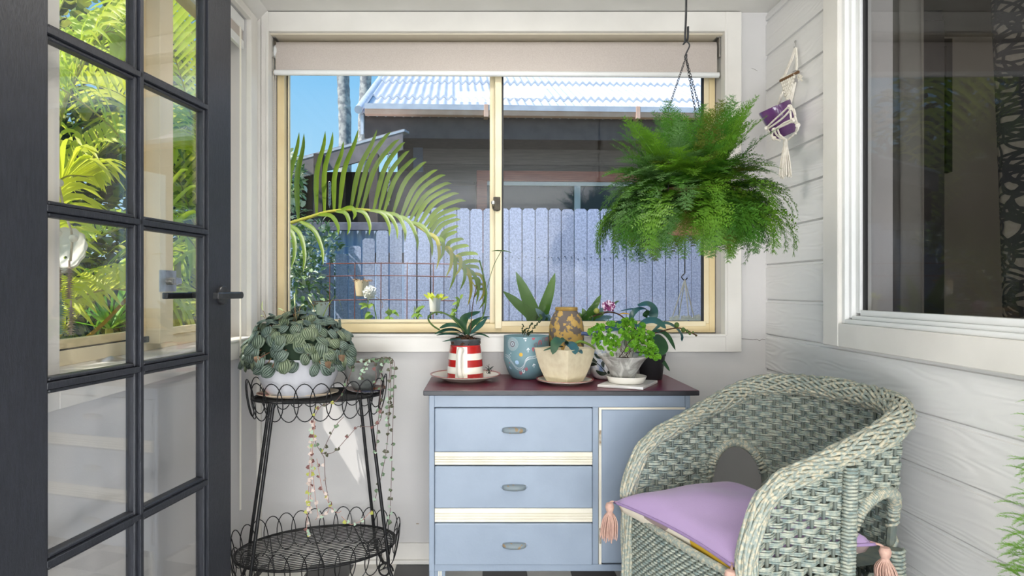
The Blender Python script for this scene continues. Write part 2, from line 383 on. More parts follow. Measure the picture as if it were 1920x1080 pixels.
# ---------------------------------------------------------------- right window
w3 = thing('window_3', None, None, (XR, 1.45, .92), kind='structure')
xa = XR-.022
bx(w3, 'architrave', m_trim, (xa, 2.016, .918), (XR+.02, 2.106, ZC-.004), .003); bx(w3, 'architrave', m_trim, (xa, .78, .918), (XR+.02, .87, ZC-.004), .003)
bx(w3, 'architrave', m_trim, (xa, .87, .918), (XR+.02, 2.016, .992), .003); bx(w3, 'architrave', m_trim, (xa, .87, 2.12), (XR+.02, 2.016, ZC-.004), .003)
for d, (i0, i1) in enumerate(((0, .018), (.018, .034), (.034, .058))):
    x0 = XR-.010+d*.012
    bx(w3, 'frame', m_white, (x0, 2.016-i1, .992+i0), (XR+.05, 2.016-i0, 2.12-i0), .0015); bx(w3, 'frame', m_white, (x0, .87+i0, .992+i0), (XR+.05, .87+i1, 2.12-i0), .0015)
    bx(w3, 'frame', m_white, (x0, .87+i1, .992+i0*.75), (XR+.05, 2.016-i1, .992+i1*.75), .0015); bx(w3, 'frame', m_white, (x0, .87+i1, 2.12-i1), (XR+.05, 2.016-i1, 2.12-i0), .0015)
bx(w3, 'gasket', m_gasket, (XR+.022, 1.945, 1.03), (XR+.03, 1.9585, 2.07), 0)
MB().box((XR+.026, .90, 1.02), (XR+.031, 1.98, 2.10)).build('pane', m_glassd, w3, smooth=0)

# ---------------------------------------------------------------- charcoal glazed door
dr = thing('door_1', None, None, (-.841, 1.10, .01), kind='structure')
DD = V(.1525, 1, 0).normalized(); DN = V(DD.y, -DD.x, 0); D0 = V(-.841, 1.10, 0); DL = (V(-.727, 1.848, 0)-D0).length; TH = .019
def dpt(t, n, z): return D0+DD*t+DN*(n-TH)+V(0,0,z)      # t along from the hinge, n across from the middle, z up; the seen face has n = +TH
def dbox(parent, name, mat, t0, t1, n0, n1, z0, z1, bev=.001):
    c = dpt((t0+t1)/2, (n0+n1)/2, (z0+z1)/2)
    return MB().obox(c, DD*(t1-t0)/2, DN*(n1-n0)/2, V(0,0,(z1-z0)/2)).build(name, mat, parent, smooth=0, bevel=bev)
ST = .113; mid = DL/2; G0 = ST; G1 = DL-ST
PV = .3385; ZB = [.238]+[.577+PV*k for k in range(4)]+[1.931]
dbox(dr, 'stile', m_door, 0, ST, -TH, TH, .01, 2.05); dbox(dr, 'stile', m_door, G1, DL, -TH, TH, .01, 2.05)
dbox(dr, 'rail', m_door, G0, G1, -TH, TH, .01, .238); dbox(dr, 'rail', m_door, G0, G1, -TH, TH, 1.931, 2.05)
dbox(dr, 'muntin', m_door, mid-.006, mid+.006, -TH, TH, .238, 1.931)
for z in ZB[1:5]:
    dbox(dr, 'muntin', m_door, G0, G1, -TH, TH, z-.0065, z+.0065)
bead_me = {}
def bead(t0, t1, n0, n1, z0, z1): return dbox(dr, 'bead', m_door, t0, t1, n0, n1, z0, z1, .0025)
cols = [(G0, mid-.006), (mid+.006, G1)]
for k in range(5):
    z0 = ZB[k]+(.0065 if k else 0); z1 = ZB[k+1]-(.0065 if k < 4 else 0)
    for a, b in cols:
        bead(a, a+.011, -.012, .012, z0, z1); bead(b-.011, b, -.012, .012, z0, z1)
        bead(a+.011, b-.011, -.012, .012, z0, z0+.009); bead(a+.011, b-.011, -.012, .012, z1-.009, z1)
        dbox(dr, 'pane', m_glassdoor, a+.006, b-.006, -.002, .002, z0+.004, z1-.004, 0)
tH = (W(415, 553, 1.799)-D0).to_2d().dot(DD.to_2d()); zH = 1.083
R3 = Matrix((DD, DN.cross(DD), DN)).transposed()   # local z -> DN
for sgn in (1, -1):
    hd = MB(); base = dpt(tH, sgn*TH, zH)
    n_ = DN*sgn; R = Matrix((DD, n_.cross(DD), n_)).transposed()
    hd.lathe([(.0001,0),(.0265,0),(.0265,.007),(.0245,.009),(.0001,.009)], base, 32, R)
    ho = hd.build('handle_rose', m_black, dr, smooth=30)
    hn = MB().tube([base+n_*.006, base+n_*.062], .0095, 16); e_ = base+n_*.054
    hn.build('handle_neck', m_black, ho, smooth=30)
    MB().obox(e_-DD*.058+V(0,0,-.001), DD*.06, n_*.008, V(0,0,.0085)).build('lever', m_black, ho, smooth=0, bevel=.002)

# ---------------------------------------------------------------- blinds
m_fab = M('blind_fabric', srgb(206,196,188), .85, srgb(198,187,179), 260, 2, bump=.1, bscale=600, trans=.12)
rb = thing('roller_blind', 'beige roller blind rolled nearly up in the wide back window', 'blind', (.06, 2.62, 1.98))
zt, zbl, zbr = 2.112, 1.996, 1.985
mb = MB(); xs0, xs1 = -.846, .958
g = []
for z_, y_ in ((2.10, 2.655), (2.116, 2.64), (2.112, 2.622), (2.09, 2.615)): g.append([V(xs0, y_, z_), V(xs1, y_, z_)])
g.append([V(xs0, 2.615, zbl), V(xs1, 2.615, zbr)]); mb.grid(g); mb.build('fabric', m_fab, rb, smooth=60)
MB().tube([(xs0+.01, 2.655, 2.085), (xs1-.01, 2.655, 2.085)], .028, 20).build('roller_tube', m_fab, rb)
r_ = MB().tube([(xs0-.004, 2.615, zbl-.011), (xs1+.006, 2.615, zbr-.011)], .0115, 16); r_.build('bottom_rail', m_white, rb)
for x, zz in ((xs0-.005, zbl), (xs1+.007, zbr)): MB().tube([(x-.001, 2.615, zz-.011), (x+.002, 2.615, zz-.011)], .0122, 16).build('rail_end_cap', m_steel, rb)
for sx in (O[0]+.006, O[1]-.008):
    b_ = MB().box((sx-.002, 2.60, 2.045), (sx+.002, 2.69, 2.13)).box((sx-.012, 2.60, 2.122), (sx+.012, 2.69, 2.128)); b_.build('bracket', m_steel, rb, smooth=0)
MB().lathe([(.0001,0),(.030,0),(.030,.006),(.026,.010),(.0001,.010)], (O[0]+.008, 2.64, 2.075), 24, Matrix.Rotation(math.pi/2, 3, 'Y')).build('chain_wheel', m_white, rb, smooth=30)
ch = MB(); m_bead = M('bead_chain', srgb(200,190,175), .4)
for sx, y_ in ((-.852, 2.603), (-.844, 2.612)):
    ch.tube([(sx, y_, 2.05), (sx, y_, .985)], .0006, 4)
    for k in range(150): ch.ball((sx, y_, 2.05-k*.0071), .0021, 5, 4)
ch.build('bead_chain', m_bead, rb, kind='stuff')
rb2 = thing('roller_blind', 'white blind rolled up to its cassette in the left side window', 'blind', (-.93, 1.9, 2.0))
MB().box((-.955, OL[0]+.006, 2.082), (-.908, OL[1]-.008, 2.128)).build('cassette', m_white, rb2, smooth=0, bevel=.003)
MB().tube([(-.935, OL[0]+.02, 2.055), (-.935, OL[1]-.02, 2.055)], .022, 16).build('roller_tube', m_fab, rb2)
MB().box((-.926, OL[0]+.012, 2.012), (-.908, OL[1]-.012, 2.045)).build('bottom_rail', m_white, rb2, smooth=0, bevel=.003)
MB().box((-.912, OL[0]+.02, 2.04), (-.911, OL[1]-.02, 2.09)).build('fabric', m_fab, rb2, smooth=0)
cd = MB().tube([(XL+.028, 2.32, 2.05), (XL+.028, 2.32, .30)], .0022, 6).tube([(XL+.028, 2.312, 2.05), (XL+.028, 2.312, .30)], .0014, 6); cd.build('pull_cord', M('cord_white', srgb(232,226,212), .5), rb2)
# ================================================================ OUTSIDE
ground = struct('ground', MB().grid([[V(-30+10*i, -6+9*j, -.36) for i in range(9)] for j in range(6)]), M('ground_earth', srgb(96,98,58), .95, srgb(120,112,84), 2.5, bump=.4, bscale=30), smooth=0)
# ---------------------------------------------------------------- neighbour's house
def hmat():
    m, t, N, L, b = newmat('weatherboard_brown'); b.inputs['Roughness'].default_value = .75
    return m
m_hb = M('weatherboard_brown', srgb(136,126,122), .7, srgb(122,113,110), 12, bump=.15, bscale=60, stretch=(.3,1,4))
m_fas = M('fascia_brown', srgb(92,78,74), .6, srgb(80,67,64), 10)
m_gut = M('gutter_pink', srgb(240,200,176), .45, srgb(230,184,158), 9)
m_gut2 = M('gutter_zinc', srgb(206,212,222), .4, srgb(190,196,208), 9)
m_roof = M('roof_iron', srgb(206,210,218), .5, srgb(194,199,210), 3)
m_navy = M('navy_dark_panel', srgb(44,54,76), .6, srgb(36,45,66), 8)
m_post = M('post_bluegrey', srgb(120,132,158), .6, srgb(104,116,142), 8)
m_red = M('red_timber', srgb(190,112,92), .6, srgb(166,94,78), 14, stretch=(.3,1,4))
HA = math.radians(2.6); H0 = V(-1.33, 7.2, 0)
def H(x, y, z): return H0+V(x*math.cos(HA)-y*math.sin(HA), x*math.sin(HA)+y*math.cos(HA), z)
hx, hy = V(math.cos(HA), math.sin(HA), 0), V(-math.sin(HA), math.cos(HA), 0)
house = thing('neighbour_house', 'brown weatherboard house with white corrugated iron roof behind the paling fence', 'house', H(3, 3, -.36))
def hbox(parent, name, mat, x0, x1, y0, y1, z0, z1, bev=.004):
    c = H((x0+x1)/2, (y0+y1)/2, (z0+z1)/2)
    return MB().obox(c, hx*(x1-x0)/2, hy*(y1-y0)/2, V(0,0,(z1-z0)/2)).build(name, mat, parent, smooth=0, bevel=bev)
# roof: corrugated sheet; its lap steps stand in for shadows of wires
SL = .485; zR = 3.10
def stepped_sheet(y0, y1, lift):
    n = 560; xs = [-.04+k*.0125 for k in range(n)]; rows = []
    for y in (y0, y0+.02, (y0+y1)/2, y1):
        rows.append([H(x, y, zR+SL*y+lift+.020*math.cos(2*math.pi*x/.098)) for x in xs])
    low = [H(x, y0, zR+SL*y0+lift-.03+.020*math.cos(2*math.pi*x/.098)) for x in xs]
    return MB().grid([low]+rows).build('roof_sheet', m_roof, house, smooth=50)
stepped_sheet(-.05, .86, 0); stepped_sheet(.80, 1.86, .035); stepped_sheet(1.80, 4.2, .07)
rm = MB()
for (y, l) in ((.42,0), (1.3,.035), (2.4,.07)):
    for k in range(60): rm.ball(H(k*.098*1.0+.0, y, zR+SL*y+l+.017), .006, 6, 3)
rm.build('roof_screws', m_steel, house, kind='stuff')
MB().tube([H(-.05, -.12, zR-.015), H(-.05, 4.2, zR+SL*4.2+.05)], .045, 14).build('barge_roll', m_gut2, house)
c0, c1 = H(-.02, -.05, zR-.16), H(-.02, 4.2, zR+SL*4.2-.13); dv = (c1-c0)/2
MB().obox((c0+c1)/2, hx*.016, dv, V(0,0,.11)).build('barge_board', m_gut2, house, smooth=0)
def gutter(x0, x1):
    pr = [(.0,.055),(.0,-.02),(-.02,-.055),(-.06,-.065),(-.10,-.05),(-.115,-.01),(-.118,.04),(-.125,.055),(-.118,.06),(-.11,.05),(-.10,-.01),(-.055,-.05),(-.01,-.02),(-.008,.055)]
    return MB().grid([[H(x, y-.02, zR-.01+z) for y, z in pr] for x in (x0, x1)], True)
g_ = gutter(.02, 7).build('gutter', m_gut, house, smooth=35)
hbox(g_, 'gutter_top_band', m_gut2, .02, 7, -.146, -.142, zR-.01, zR+.05, 0)
for x in (1.34, 3.05, 4.7): hbox(g_, 'gutter_joiner', m_gut, x, x+.05, -.150, -.02, zR-.085, zR+.055, .003)
hbox(house, 'fascia', m_fas, .0, 7, .0, .03, zR-.30, zR-.0)
hbox(house, 'soffit', m_fas, .0, 7, .03, .80, zR-.24, zR-.22)
wy = .78
for k in range(5):
    z1 = 2.93-.33*k*.86; z0 = z1-.30
    if k == 0: z0 = 2.93-.28; z1 = 3.0
    hbox(house, 'weatherboard', m_hb, .62, 7, wy-.012*(k % 2)*0, wy+.03, 2.93-.27*(k+1)+.006, 2.93-.27*k)
    if k >= 1: break
hbox(house, 'weatherboard', m_hb, .62, 7, wy, wy+.03, 2.46, 2.66-.006)
hbox(house, 'frieze_board', m_fas, .0, 7, wy-.01, wy+.03, 2.93, 3.05)
hbox(house, 'backing_wall', m_fas, .30, 7, wy+.03, wy+.10, .0, 3.0, 0)
hbox(house, 'dark_opening_panel', m_navy, .62, 1.28, wy, wy+.03, -.3, 2.455); hbox(house, 'dark_opening_panel', m_navy, 4.2, 7, wy, wy+.03, -.3, 2.455)  # navy panels stand in for the dark of an opening in the wall
hbox(house, 'corner_post', m_post, .50, .62, wy-.05, wy+.05, -.3, 2.93)
hbox(house, 'wall_batten', m_fas, 1.26, 1.9, wy-.02, wy, 2.43, 2.455)
hw = thing('house_window', None, None); hw.parent = house
hbox(hw, 'surround', m_red, 1.29, 4.2, wy-.06, wy+.02, 2.455, 2.58); hbox(hw, 'surround', m_red, 1.29, 1.42, wy-.06, wy+.02, 1.0, 2.455)
hbox(hw, 'surround', m_red, 4.07, 4.2, wy-.06, wy+.02, 1.0, 2.455); hbox(hw, 'surround', m_red, 1.29, 4.2, wy-.07, wy+.02, .9, 1.0)
hbox(hw, 'frame', m_white, 1.42, 4.07, wy-.03, wy+.02, 2.40, 2.45); hbox(hw, 'frame', m_white, 2.52, 2.60, wy-.035, wy+.02, 1.0, 2.40)
m_hglass = M('house_glass', (.015,.018,.022), .12, spec=.5)
hbox(hw, 'pane', m_hglass, 1.42, 2.52, wy-.01, wy, 1.0, 2.40, 0); hbox(hw, 'pane', m_hglass, 2.60, 4.07, wy-.01, wy, 1.0, 2.40, 0)
# lean-to beside the house
lean = thing('lean_to_shed', 'dark open lean-to with a sloping grey fascia left of the brown house', 'shed', (-1.6, 7.2, -.36))
a, b = W(756, 244, 6.7), W(470, 322, 6.7); dv = (b-a)/2; up_ = V(0,0,1)
MB().obox((a+b)/2-V(0,0,.10), dv, V(0,.015,0), V(0,0,.11)).build('fascia', M('fascia_grey', srgb(138,128,130), .55, srgb(118,110,112), 9), lean, smooth=0, bevel=.003)
MB().obox((a+b)/2+V(0,.2,.03), dv*1.02, V(0,.22,.04), V(0,0,.012)).build('roof', m_gut2, lean, smooth=0)
MB().obox((a+b)/2+V(0,.40,-1.6), V(1.0,0,0), V(0,.02,0), V(0,0,1.45)).build('back_wall', M('shed_dark', srgb(58,48,44), .9), lean, smooth=0)
for px in (596, 700): 
    p = W(px, 420, 6.6); MB().box((p.x-.045, 6.6, -.36), (p.x+.045, 6.69, 2.5)).build('post', m_fas, lean, smooth=0)
for px, y0, y1 in ((729, 280, 380), (618, 345, 385)):
    c_ = MB()
    for k in range(14):
        p = lerp(W(px, y0, 6.3), W(px, y1, 6.3), k/13); R = Matrix.Rotation(math.pi/2*(k % 2), 3, 'Z')
        c_.tube([p+R @ V(.012*math.cos(t), 0, .026*math.sin(t)) for t in [i*math.pi/4 for i in range(8)]], .004, 4, True)
    c_.build('chain', m_steel, lean)
# boundary fence of corrugated sheet
cf = thing('corrugated_fence', 'pale blue corrugated sheet fence under a timber rail beyond the stepped palings', 'fence', (-1.3, 5.7, -.36))
xs = [-1.75+.006*k for k in range(190)]
MB().grid([[V(x, 5.7+.012*math.sin(2*math.pi*x/.076), z) for x in xs] for z in (-.36, 1.1+(542-432)*5.7/1200)]).build('sheet', M('sheet_blue', srgb(164,186,214), .5, srgb(148,170,200), 5), cf, smooth=60)
zt_ = 1.1+(542-424)*5.66/1200
MB().box((-1.75, 5.62, zt_-.04), (-.6, 5.68, zt_+.03)).build('top_rail', M('rail_grey', srgb(118,118,132), .7, srgb(98,98,112), 12), cf, smooth=0, bevel=.004)
# ---------------------------------------------------------------- paling fence
def paling_mat():
    m, t, N, L, b = newmat('paling_weathered'); b.inputs['Roughness'].default_value = .85
    oi = N.new('ShaderNodeObjectInfo'); tc = N.new('ShaderNodeTexCoord')
    ad = N.new('ShaderNodeVectorMath'); ad.operation = 'ADD'; fl = N.new('ShaderNodeVectorMath'); fl.operation = 'MULTIPLY'; L.new(tc.outputs['Object'], fl.inputs[0]); L.new(fl.outputs[0], ad.inputs[0])
    sg = N.new('ShaderNodeMath'); sg.operation = 'MULTIPLY'; sg.inputs[1].default_value = 37; L.new(oi.outputs['Random'], sg.inputs[0]); sn = N.new('ShaderNodeMath'); sn.operation = 'SINE'; L.new(sg.outputs[0], sn.inputs[0])
    s2_ = N.new('ShaderNodeMath'); s2_.operation = 'SIGN'; L.new(sn.outputs[0], s2_.inputs[0]); fx = N.new('ShaderNodeCombineXYZ'); L.new(s2_.outputs[0], fx.inputs[0]); fx.inputs[1].default_value = 1; fx.inputs[2].default_value = 1; L.new(fx.outputs[0], fl.inputs[1])
    cx = N.new('ShaderNodeCombineXYZ'); mu = N.new('ShaderNodeMath'); mu.operation = 'MULTIPLY'; mu.inputs[1].default_value = 5; L.new(oi.outputs['Random'], mu.inputs[0])
    L.new(mu.outputs[0], cx.inputs[0]); L.new(mu.outputs[0], cx.inputs[2]); L.new(cx.outputs[0], ad.inputs[1])
    w = N.new('ShaderNodeTexWave'); w.wave_type = 'RINGS'; w.rings_direction = 'Y'; w.inputs['Scale'].default_value = 36; w.inputs['Distortion'].default_value = 3.5; w.inputs['Detail'].default_value = 3; L.new(ad.outputs[0], w.inputs[0])
    n = N.new('ShaderNodeTexNoise'); n.inputs['Scale'].default_value = 70; n.inputs['Detail'].default_value = 6; L.new(ad.outputs[0], n.inputs[0])
    mx = N.new('ShaderNodeMath'); mx.operation = 'MULTIPLY_ADD'; mx.inputs[1].default_value = .20; L.new(w.outputs['Fac'], mx.inputs[0]); L.new(n.outputs['Fac'], mx.inputs[2])
    r = N.new('ShaderNodeValToRGB'); r.color_ramp.elements[0].position = .42; r.color_ramp.elements[1].position = .82
    r.color_ramp.elements[0].color = (*srgb(140,150,180), 1); r.color_ramp.elements[1].color = (*srgb(188,198,224), 1)
    L.new(mx.outputs[0], r.inputs[0])
    hs = N.new('ShaderNodeHueSaturation'); vr = N.new('ShaderNodeMath'); vr.operation = 'MULTIPLY_ADD'; vr.inputs[1].default_value = .3; vr.inputs[2].default_value = .86; L.new(oi.outputs['Random'], vr.inputs[0])
    L.new(vr.outputs[0], hs.inputs['Value']); L.new(r.outputs[0], hs.inputs['Color']); L.new(hs.outputs[0], b.inputs['Base Color'])
    bp = N.new('ShaderNodeBump'); bp.inputs['Strength'].default_value = .3; bp.inputs['Distance'].default_value = .003; L.new(mx.outputs[0], bp.inputs['Height']); L.new(bp.outputs[0], b.inputs['Normal'])
    return m
m_pal = paling_mat()
YF = 4.9; PP = .0998
fence = thing('paling_fence', 'weathered blue-grey timber paling fence stepping down at its left end', 'fence', (.3, YF, -.36))
step = {556:524, 578:509, 603:493, 629:476, 654:461, 680:447, 705:432, 731:419, 757:405, 783:397}
x0 = (831-CX)*YF/F
def paling(xa, zt, wv=.0935):
    z0 = -.34; c = .016; y0 = YF+random.uniform(-.003, .003); t = .016; tl = random.uniform(-.0015, .0015)
    pr = [(0, z0), (wv, z0), (wv+tl, zt-c), (wv-c+tl, zt), (c+tl, zt), (tl, zt-c)]; n = 6
    vs = [(xa+x, y0, z) for x, z in pr]+[(xa+x, y0+t, z) for x, z in pr]
    mb = MB().add(vs, [tuple(range(n)), tuple(range(2*n-1, n-1, -1))]+[((k+1) % n, k, n+k, n+(k+1) % n) for k in range(n)])
    return mb.build('paling', m_pal, fence, smooth=0)
nails = MB()
for px, py in step.items(): 
    paling((px-CX)*YF/F, 1.1+(542-py)*YF/F)
k = 0
while True:
    xa = (808.5-CX)*YF/F+k*PP
    if xa > 2.25: break
    zt = 1.717+random.uniform(-.006, .006); paling(xa, zt)
    for dx in (.025, .072): nails.ball((xa+dx, YF-.003, 1.34+random.uniform(-.01,.01)), .004, 6, 3); nails.ball((xa+dx, YF-.003, .2), .004, 6, 3)
    k += 1
nails.build('nails', m_gasket, fence, kind='stuff')
m_rail = M('fence_rail', srgb(96,92,96), .9, srgb(80,76,80), 9)
for z in (1.34, .2): MB().box((-.9 if z > 1 else -1.5, YF+.017, z-.04), (2.3, YF+.06, z+.04)).build('rail', m_rail, fence, smooth=0)
# ---------------------------------------------------------------- palm trunks on the skyline
m_trunk = M('palm_bark', srgb(150,150,152), .9, srgb(204,202,196), 9, 6, .42, .58, bump=.4, bscale=22)
for px0, px1, wpx, lab in ((643, 647, 11.5, 'lichened grey palm trunk, further from the house roof of the two on the skyline'), (686, 682, 10.8, 'lichened grey palm trunk rising just beside the iron roof edge')):
    Y = 13.5 if px0 == 643 else 19.0; pts = catmull([W(px1, 300, Y)-V(0,0,3.5), W(px1, 255, Y), W((px0+px1)/2, 190, Y), W(px0, 120, Y), W(px0, -40, Y), W(px0, -260, Y)], 40)
    rr = [wpx*Y/F*(1.05-.1*i/40)+.006*math.sin(i*2.1) for i in range(41)]
    t_ = thing('palm_tree', lab, 'palm', (pts[0].x, Y, -.36)); MB().tube(pts, rr, 16).build('trunk', m_trunk, t_)
    cr = MB()
    for k in range(9):
        a = k*2*math.pi/9; top = pts[-1]; dr_ = V(math.cos(a), math.sin(a), 0)
        cr.blade([top, top+dr_*.8+V(0,0,.9), top+dr_*1.7+V(0,0,.9), top+dr_*2.3+V(0,0,.1)], .22, fold=-.5, seg=8)
    cr.build('crown', leafmat('palm_crown', (.10,.18,.05), (.16,.24,.07)), t_)

# ---------------------------------------------------------------- feather palms
m_rach = M('rachis_yellow', srgb(150,152,40), .5, srgb(186,170,60), 9)
m_pg = [leafmat('palm_green', srgb(106,134,20), srgb(136,160,34), .4, .42, 3), leafmat('palm_yellow', srgb(222,230,44), srgb(240,240,96), .42, .5, 3),
        leafmat('palm_lime', srgb(200,222,44), srgb(224,238,84), .42, .5, 3), leafmat('palm_dry', srgb(206,150,34), srgb(222,190,70), .5, .35, 3)]
m_dn = leafmat('palm_ageing', srgb(158,158,24), srgb(186,160,36), .42, .4, 3)
def leaflet_prof(t): return min(1, .45+t*3)*max(0, 1-t**3)**.9
def at(P, t):
    x = t*(len(P)-1); i = min(int(x), len(P)-2); return P[i].lerp(P[i+1], x-i), (P[i+1]-P[i]).normalized()
palm2 = thing('feather_palm', 'feather palm whose long arching frond crosses the left pane of the wide window', 'palm', (-1.62, 3.35, -.36))
rpx = [(470,438,3.36),(500,431,3.34),(532,422,3.32),(578,408,3.3),(617,397,3.28),(668,393,3.26),(720,398,3.24),(759,411,3.22),(798,435,3.2),(829,461,3.18),(847,481,3.17),(876,515,3.16),(899,550,3.15)]
RP = catmull([W(*p) for p in rpx], 60)
fr = MB().tube(RP, [.011*(1-.8*i/60) for i in range(61)], 7).build('frond', m_rach, palm2)
def base_at(px):
    best = min(RP, key=lambda p: abs((p.x*F/p.y+CX)-px)); return best
ups = [(520,505,262),(541,561,248),(556,570,250),(595,610,246),(606,624,247),(622,644,265),(640,672,242),(655,707,243),(668,733,247),(683,749,261),(697,760,266),(711,768,282),(724,781,296),(736,800,303),(748,821,318),(757,836,328),(768,847,344),(776,846,356),(784,861,363),(792,874,377),(800,864,392),(806,858,404),(814,864,412),(822,860,424),(829,858,436),(836,870,450),(844,880,462),(852,897,478),(862,900,492),(872,899,506)]
for i, (bp, tx, ty) in enumerate(ups):
    b = base_at(bp); f_ = i/len(ups); tip = W(tx, ty, b.y-.10+.25*random.random()); d = tip-b
    m1 = b+d*.45+V(-.02, 0, .12*d.length*(1.0 if f_ > .25 else .3)); m2 = b+d*.8+V(0, 0, .10*d.length*(1 if f_ > .25 else .2))
    MB().blade([b, m1, m2, tip], .0128*(1-.2*f_), (0.2,-1,.1), .25, 10, leaflet_prof).build('leaflet', m_pg[0], fr, smooth=60)
dns = [(530,545,506),(541,568,511),(556,606,497),(596,634,441),(622,651,441),(638,662,412),(662,692,442),(688,730,443),(704,745,449),(720,759,454),(735,783,471),(768,810,483),(800,818,505),(812,822,492),(828,836,520),(838,842,545),(846,852,520),(850,862,545),(858,877,574),(866,893,571),(874,906,551),(880,887,560),(888,897,566),(895,898,580)]
for i, (bp, tx, ty) in enumerate(dns):
    b = base_at(bp); f_ = i/len(dns); tip = W(tx, ty, b.y-.12-.1*random.random()); d = tip-b
    MB().blade([b, b+d*.35+V(.035,0,.03), b+d*.72+V(.03,0,.015), tip], .0115*(1-.3*f_), (.1,-1,.3), .25, 10, leaflet_prof).build('leaflet', m_dn if f_ > .45 and i % 2 == 0 else m_pg[0], fr, smooth=60)
def frond(parent, pts, L0, n=34, mat=0, droop=.35, w=.016, rz=.012, seed=0, spread=.9, single=False):
    rnd = random.Random(seed); P = catmull(pts, 36)
    fo = MB().tube(P, [rz*(1-.8*i/36) for i in range(37)], 6).build('frond', m_rach, parent)
    lb = MB()
    for i in range(n):
        t = .12+.87*i/(n-1); p, tg = at(P, t); side = tg.cross(V(0,0,1)); side = side.normalized() if side.length > .05 else V(0,1,0); nn = side.cross(tg)
        L = L0*(math.sin(math.pi*(.12+.80*t))**.7)*rnd.uniform(.88, 1.08)
        for s in (1, -1):
            d = (side*s*spread+tg*.75+nn*rnd.uniform(.15,.45)).normalized()
            a = p+d*L*.45+nn*L*.05; e_ = p+d*L*.95-V(0,0,droop*L*rnd.uniform(.6,1.4)); lb.blade([p, a, lerp(a, e_, .55)+V(0,0,.06*L), e_], w*rnd.uniform(.8,1.15), nn, .3, 6, leaflet_prof)
            if single: lb.build('leaflet', m_pg[mat], fo, smooth=60); lb = MB()
    if not single: lb.build('leaflets', m_pg[mat], fo, smooth=60, kind='stuff')
# second, thinner fronds of the same palm at the left edge of the pane
for i, (p, m) in enumerate(([(-1.62,3.5,1.4),(-1.45,3.6,2.0),(-1.2,3.75,2.28),(-.98,3.9,2.22)], 1), ) if False else enumerate([([(-1.62,3.4,.9),(-1.7,3.2,1.7),(-2.1,3.0,2.1),(-2.5,2.7,2.0)],2)]):
    frond(palm2, p, .38, 26, m, .25, .011, .008, 50+i)
st = MB()
for k in range(4): st.tube(catmull([(-1.62+.03*k, 3.35+.04*k, -.36), (-1.64+.02*k, 3.36, .4), (-1.62, 3.4, 1.25)], 8), [.04-.003*i for i in range(9)], 8)
st.build('stem', m_rach, palm2)
palm1 = thing('feather_palm', 'sunlit feather palm crowding the side window, seen through the charcoal door', 'palm', (-2.35, 2.3, -.36))
rnd = random.Random(3)
fr1 = [
 ([(-2.3,2.2,.6),(-2.2,1.8,1.7),(-2.0,1.5,2.4),(-1.8,1.3,2.6)],2),
 
 ([(-2.4,2.2,.6),(-2.3,1.6,1.3),(-2.1,1.2,1.7),(-1.8,.8,1.65)],1),
 ([(-2.6,2.1,.6),(-2.9,1.6,1.8),(-2.8,1.3,2.5),(-2.6,.9,3.0)],1),
 ([(-2.4,2.6,.5),(-2.1,2.9,.9),(-1.8,3.1,1.1),(-1.4,3.2,.95)],1),
 ([(-2.3,2.3,.6),(-2.3,1.6,2.0),(-2.0,1.1,2.65),(-1.5,1.0,2.6)],2), ([(-2.4,2.2,.6),(-2.5,1.2,1.9),(-2.2,.5,2.5),(-1.7,.3,2.4)],1),]  # first of these, out of view, is added to block high sun
for i, (p, m) in enumerate(fr1): frond(palm1, p, .55, 44, m, .4, .016, .012, i)
st = MB()
for k in range(5): a = k*1.26; st.tube(catmull([(-2.35+.08*math.cos(a), 2.3+.08*math.sin(a), -.36), (-2.35+.07*math.cos(a), 2.3+.07*math.sin(a), .3), (-2.32, 2.3, .8)], 8), .035, 8)
st.build('stem', m_rach, palm1)
palm3 = thing('feather_palm', 'tall yellow-green feather palm filling the view through the upper door panes', 'palm', (-1.95, 2.7, -.36))
def LW(px, py, xo): return W(px, py, xo*F/(CX-px))     # the point seen at a pixel, on the plane X = -xo
def LF(parent, pts, L0, n, m, seed, w=.014, dr=.4, single=False): frond(parent, [LW(*p) for p in pts], L0, n, m, dr, w, .010, seed, single=single)
for i, (p, m, L0) in enumerate((
 ([(40,660,2.3),(75,420,2.25),(115,220,2.15),(180,80,2.05),(250,0,1.95)],1,.48), ([(40,660,2.3),(90,300,2.2),(150,120,2.08),(200,60,2.02),(240,80,1.98)],2,.42),
 ([(40,650,2.3),(110,380,2.1),(215,262,1.95),(280,240,1.85),(330,280,1.78)],1,.42), ([(40,660,2.3),(130,490,2.1),(235,425,1.95),(335,430,1.8),(395,510,1.7)],2,.42),
 ([(30,640,2.4),(45,300,2.4),(95,60,2.3),(170,-90,2.2)],2,.50), ([(60,690,2.2),(170,570,2.0),(270,530,1.9),(350,590,1.8)],1,.36),
 ([(20,600,2.5),(70,220,2.4),(150,100,2.3),(235,110,2.2)],2,.5), ([(30,640,2.2),(60,450,1.95),(110,340,1.8),(175,330,1.7)],1,.4))): LF(palm3, p, L0, 40, m, 300+i, single=i in (0, 2, 3))
MB().tube(catmull([LW(60,690,2.2), LW(168,629,2.0), LW(236,562,1.95), LW(270,520,1.9)], 12), .010, 6).build('frond', m_pg[3], palm3)
st = MB(); b_ = LW(40, 660, 2.3)
for k in range(4): a = k*1.57; st.tube(catmull([(b_.x+.09*math.cos(a), b_.y+.09*math.sin(a), -.36), (b_.x+.06*math.cos(a), b_.y+.06*math.sin(a), .3), b_], 8), .04, 8)
st.build('stem', m_rach, palm3)
b_ = LW(425, 640, 3.2); palm4 = thing('feather_palm', 'further feather palm seen through the narrow door panes by the handle', 'palm', (b_.x, b_.y, -.36))
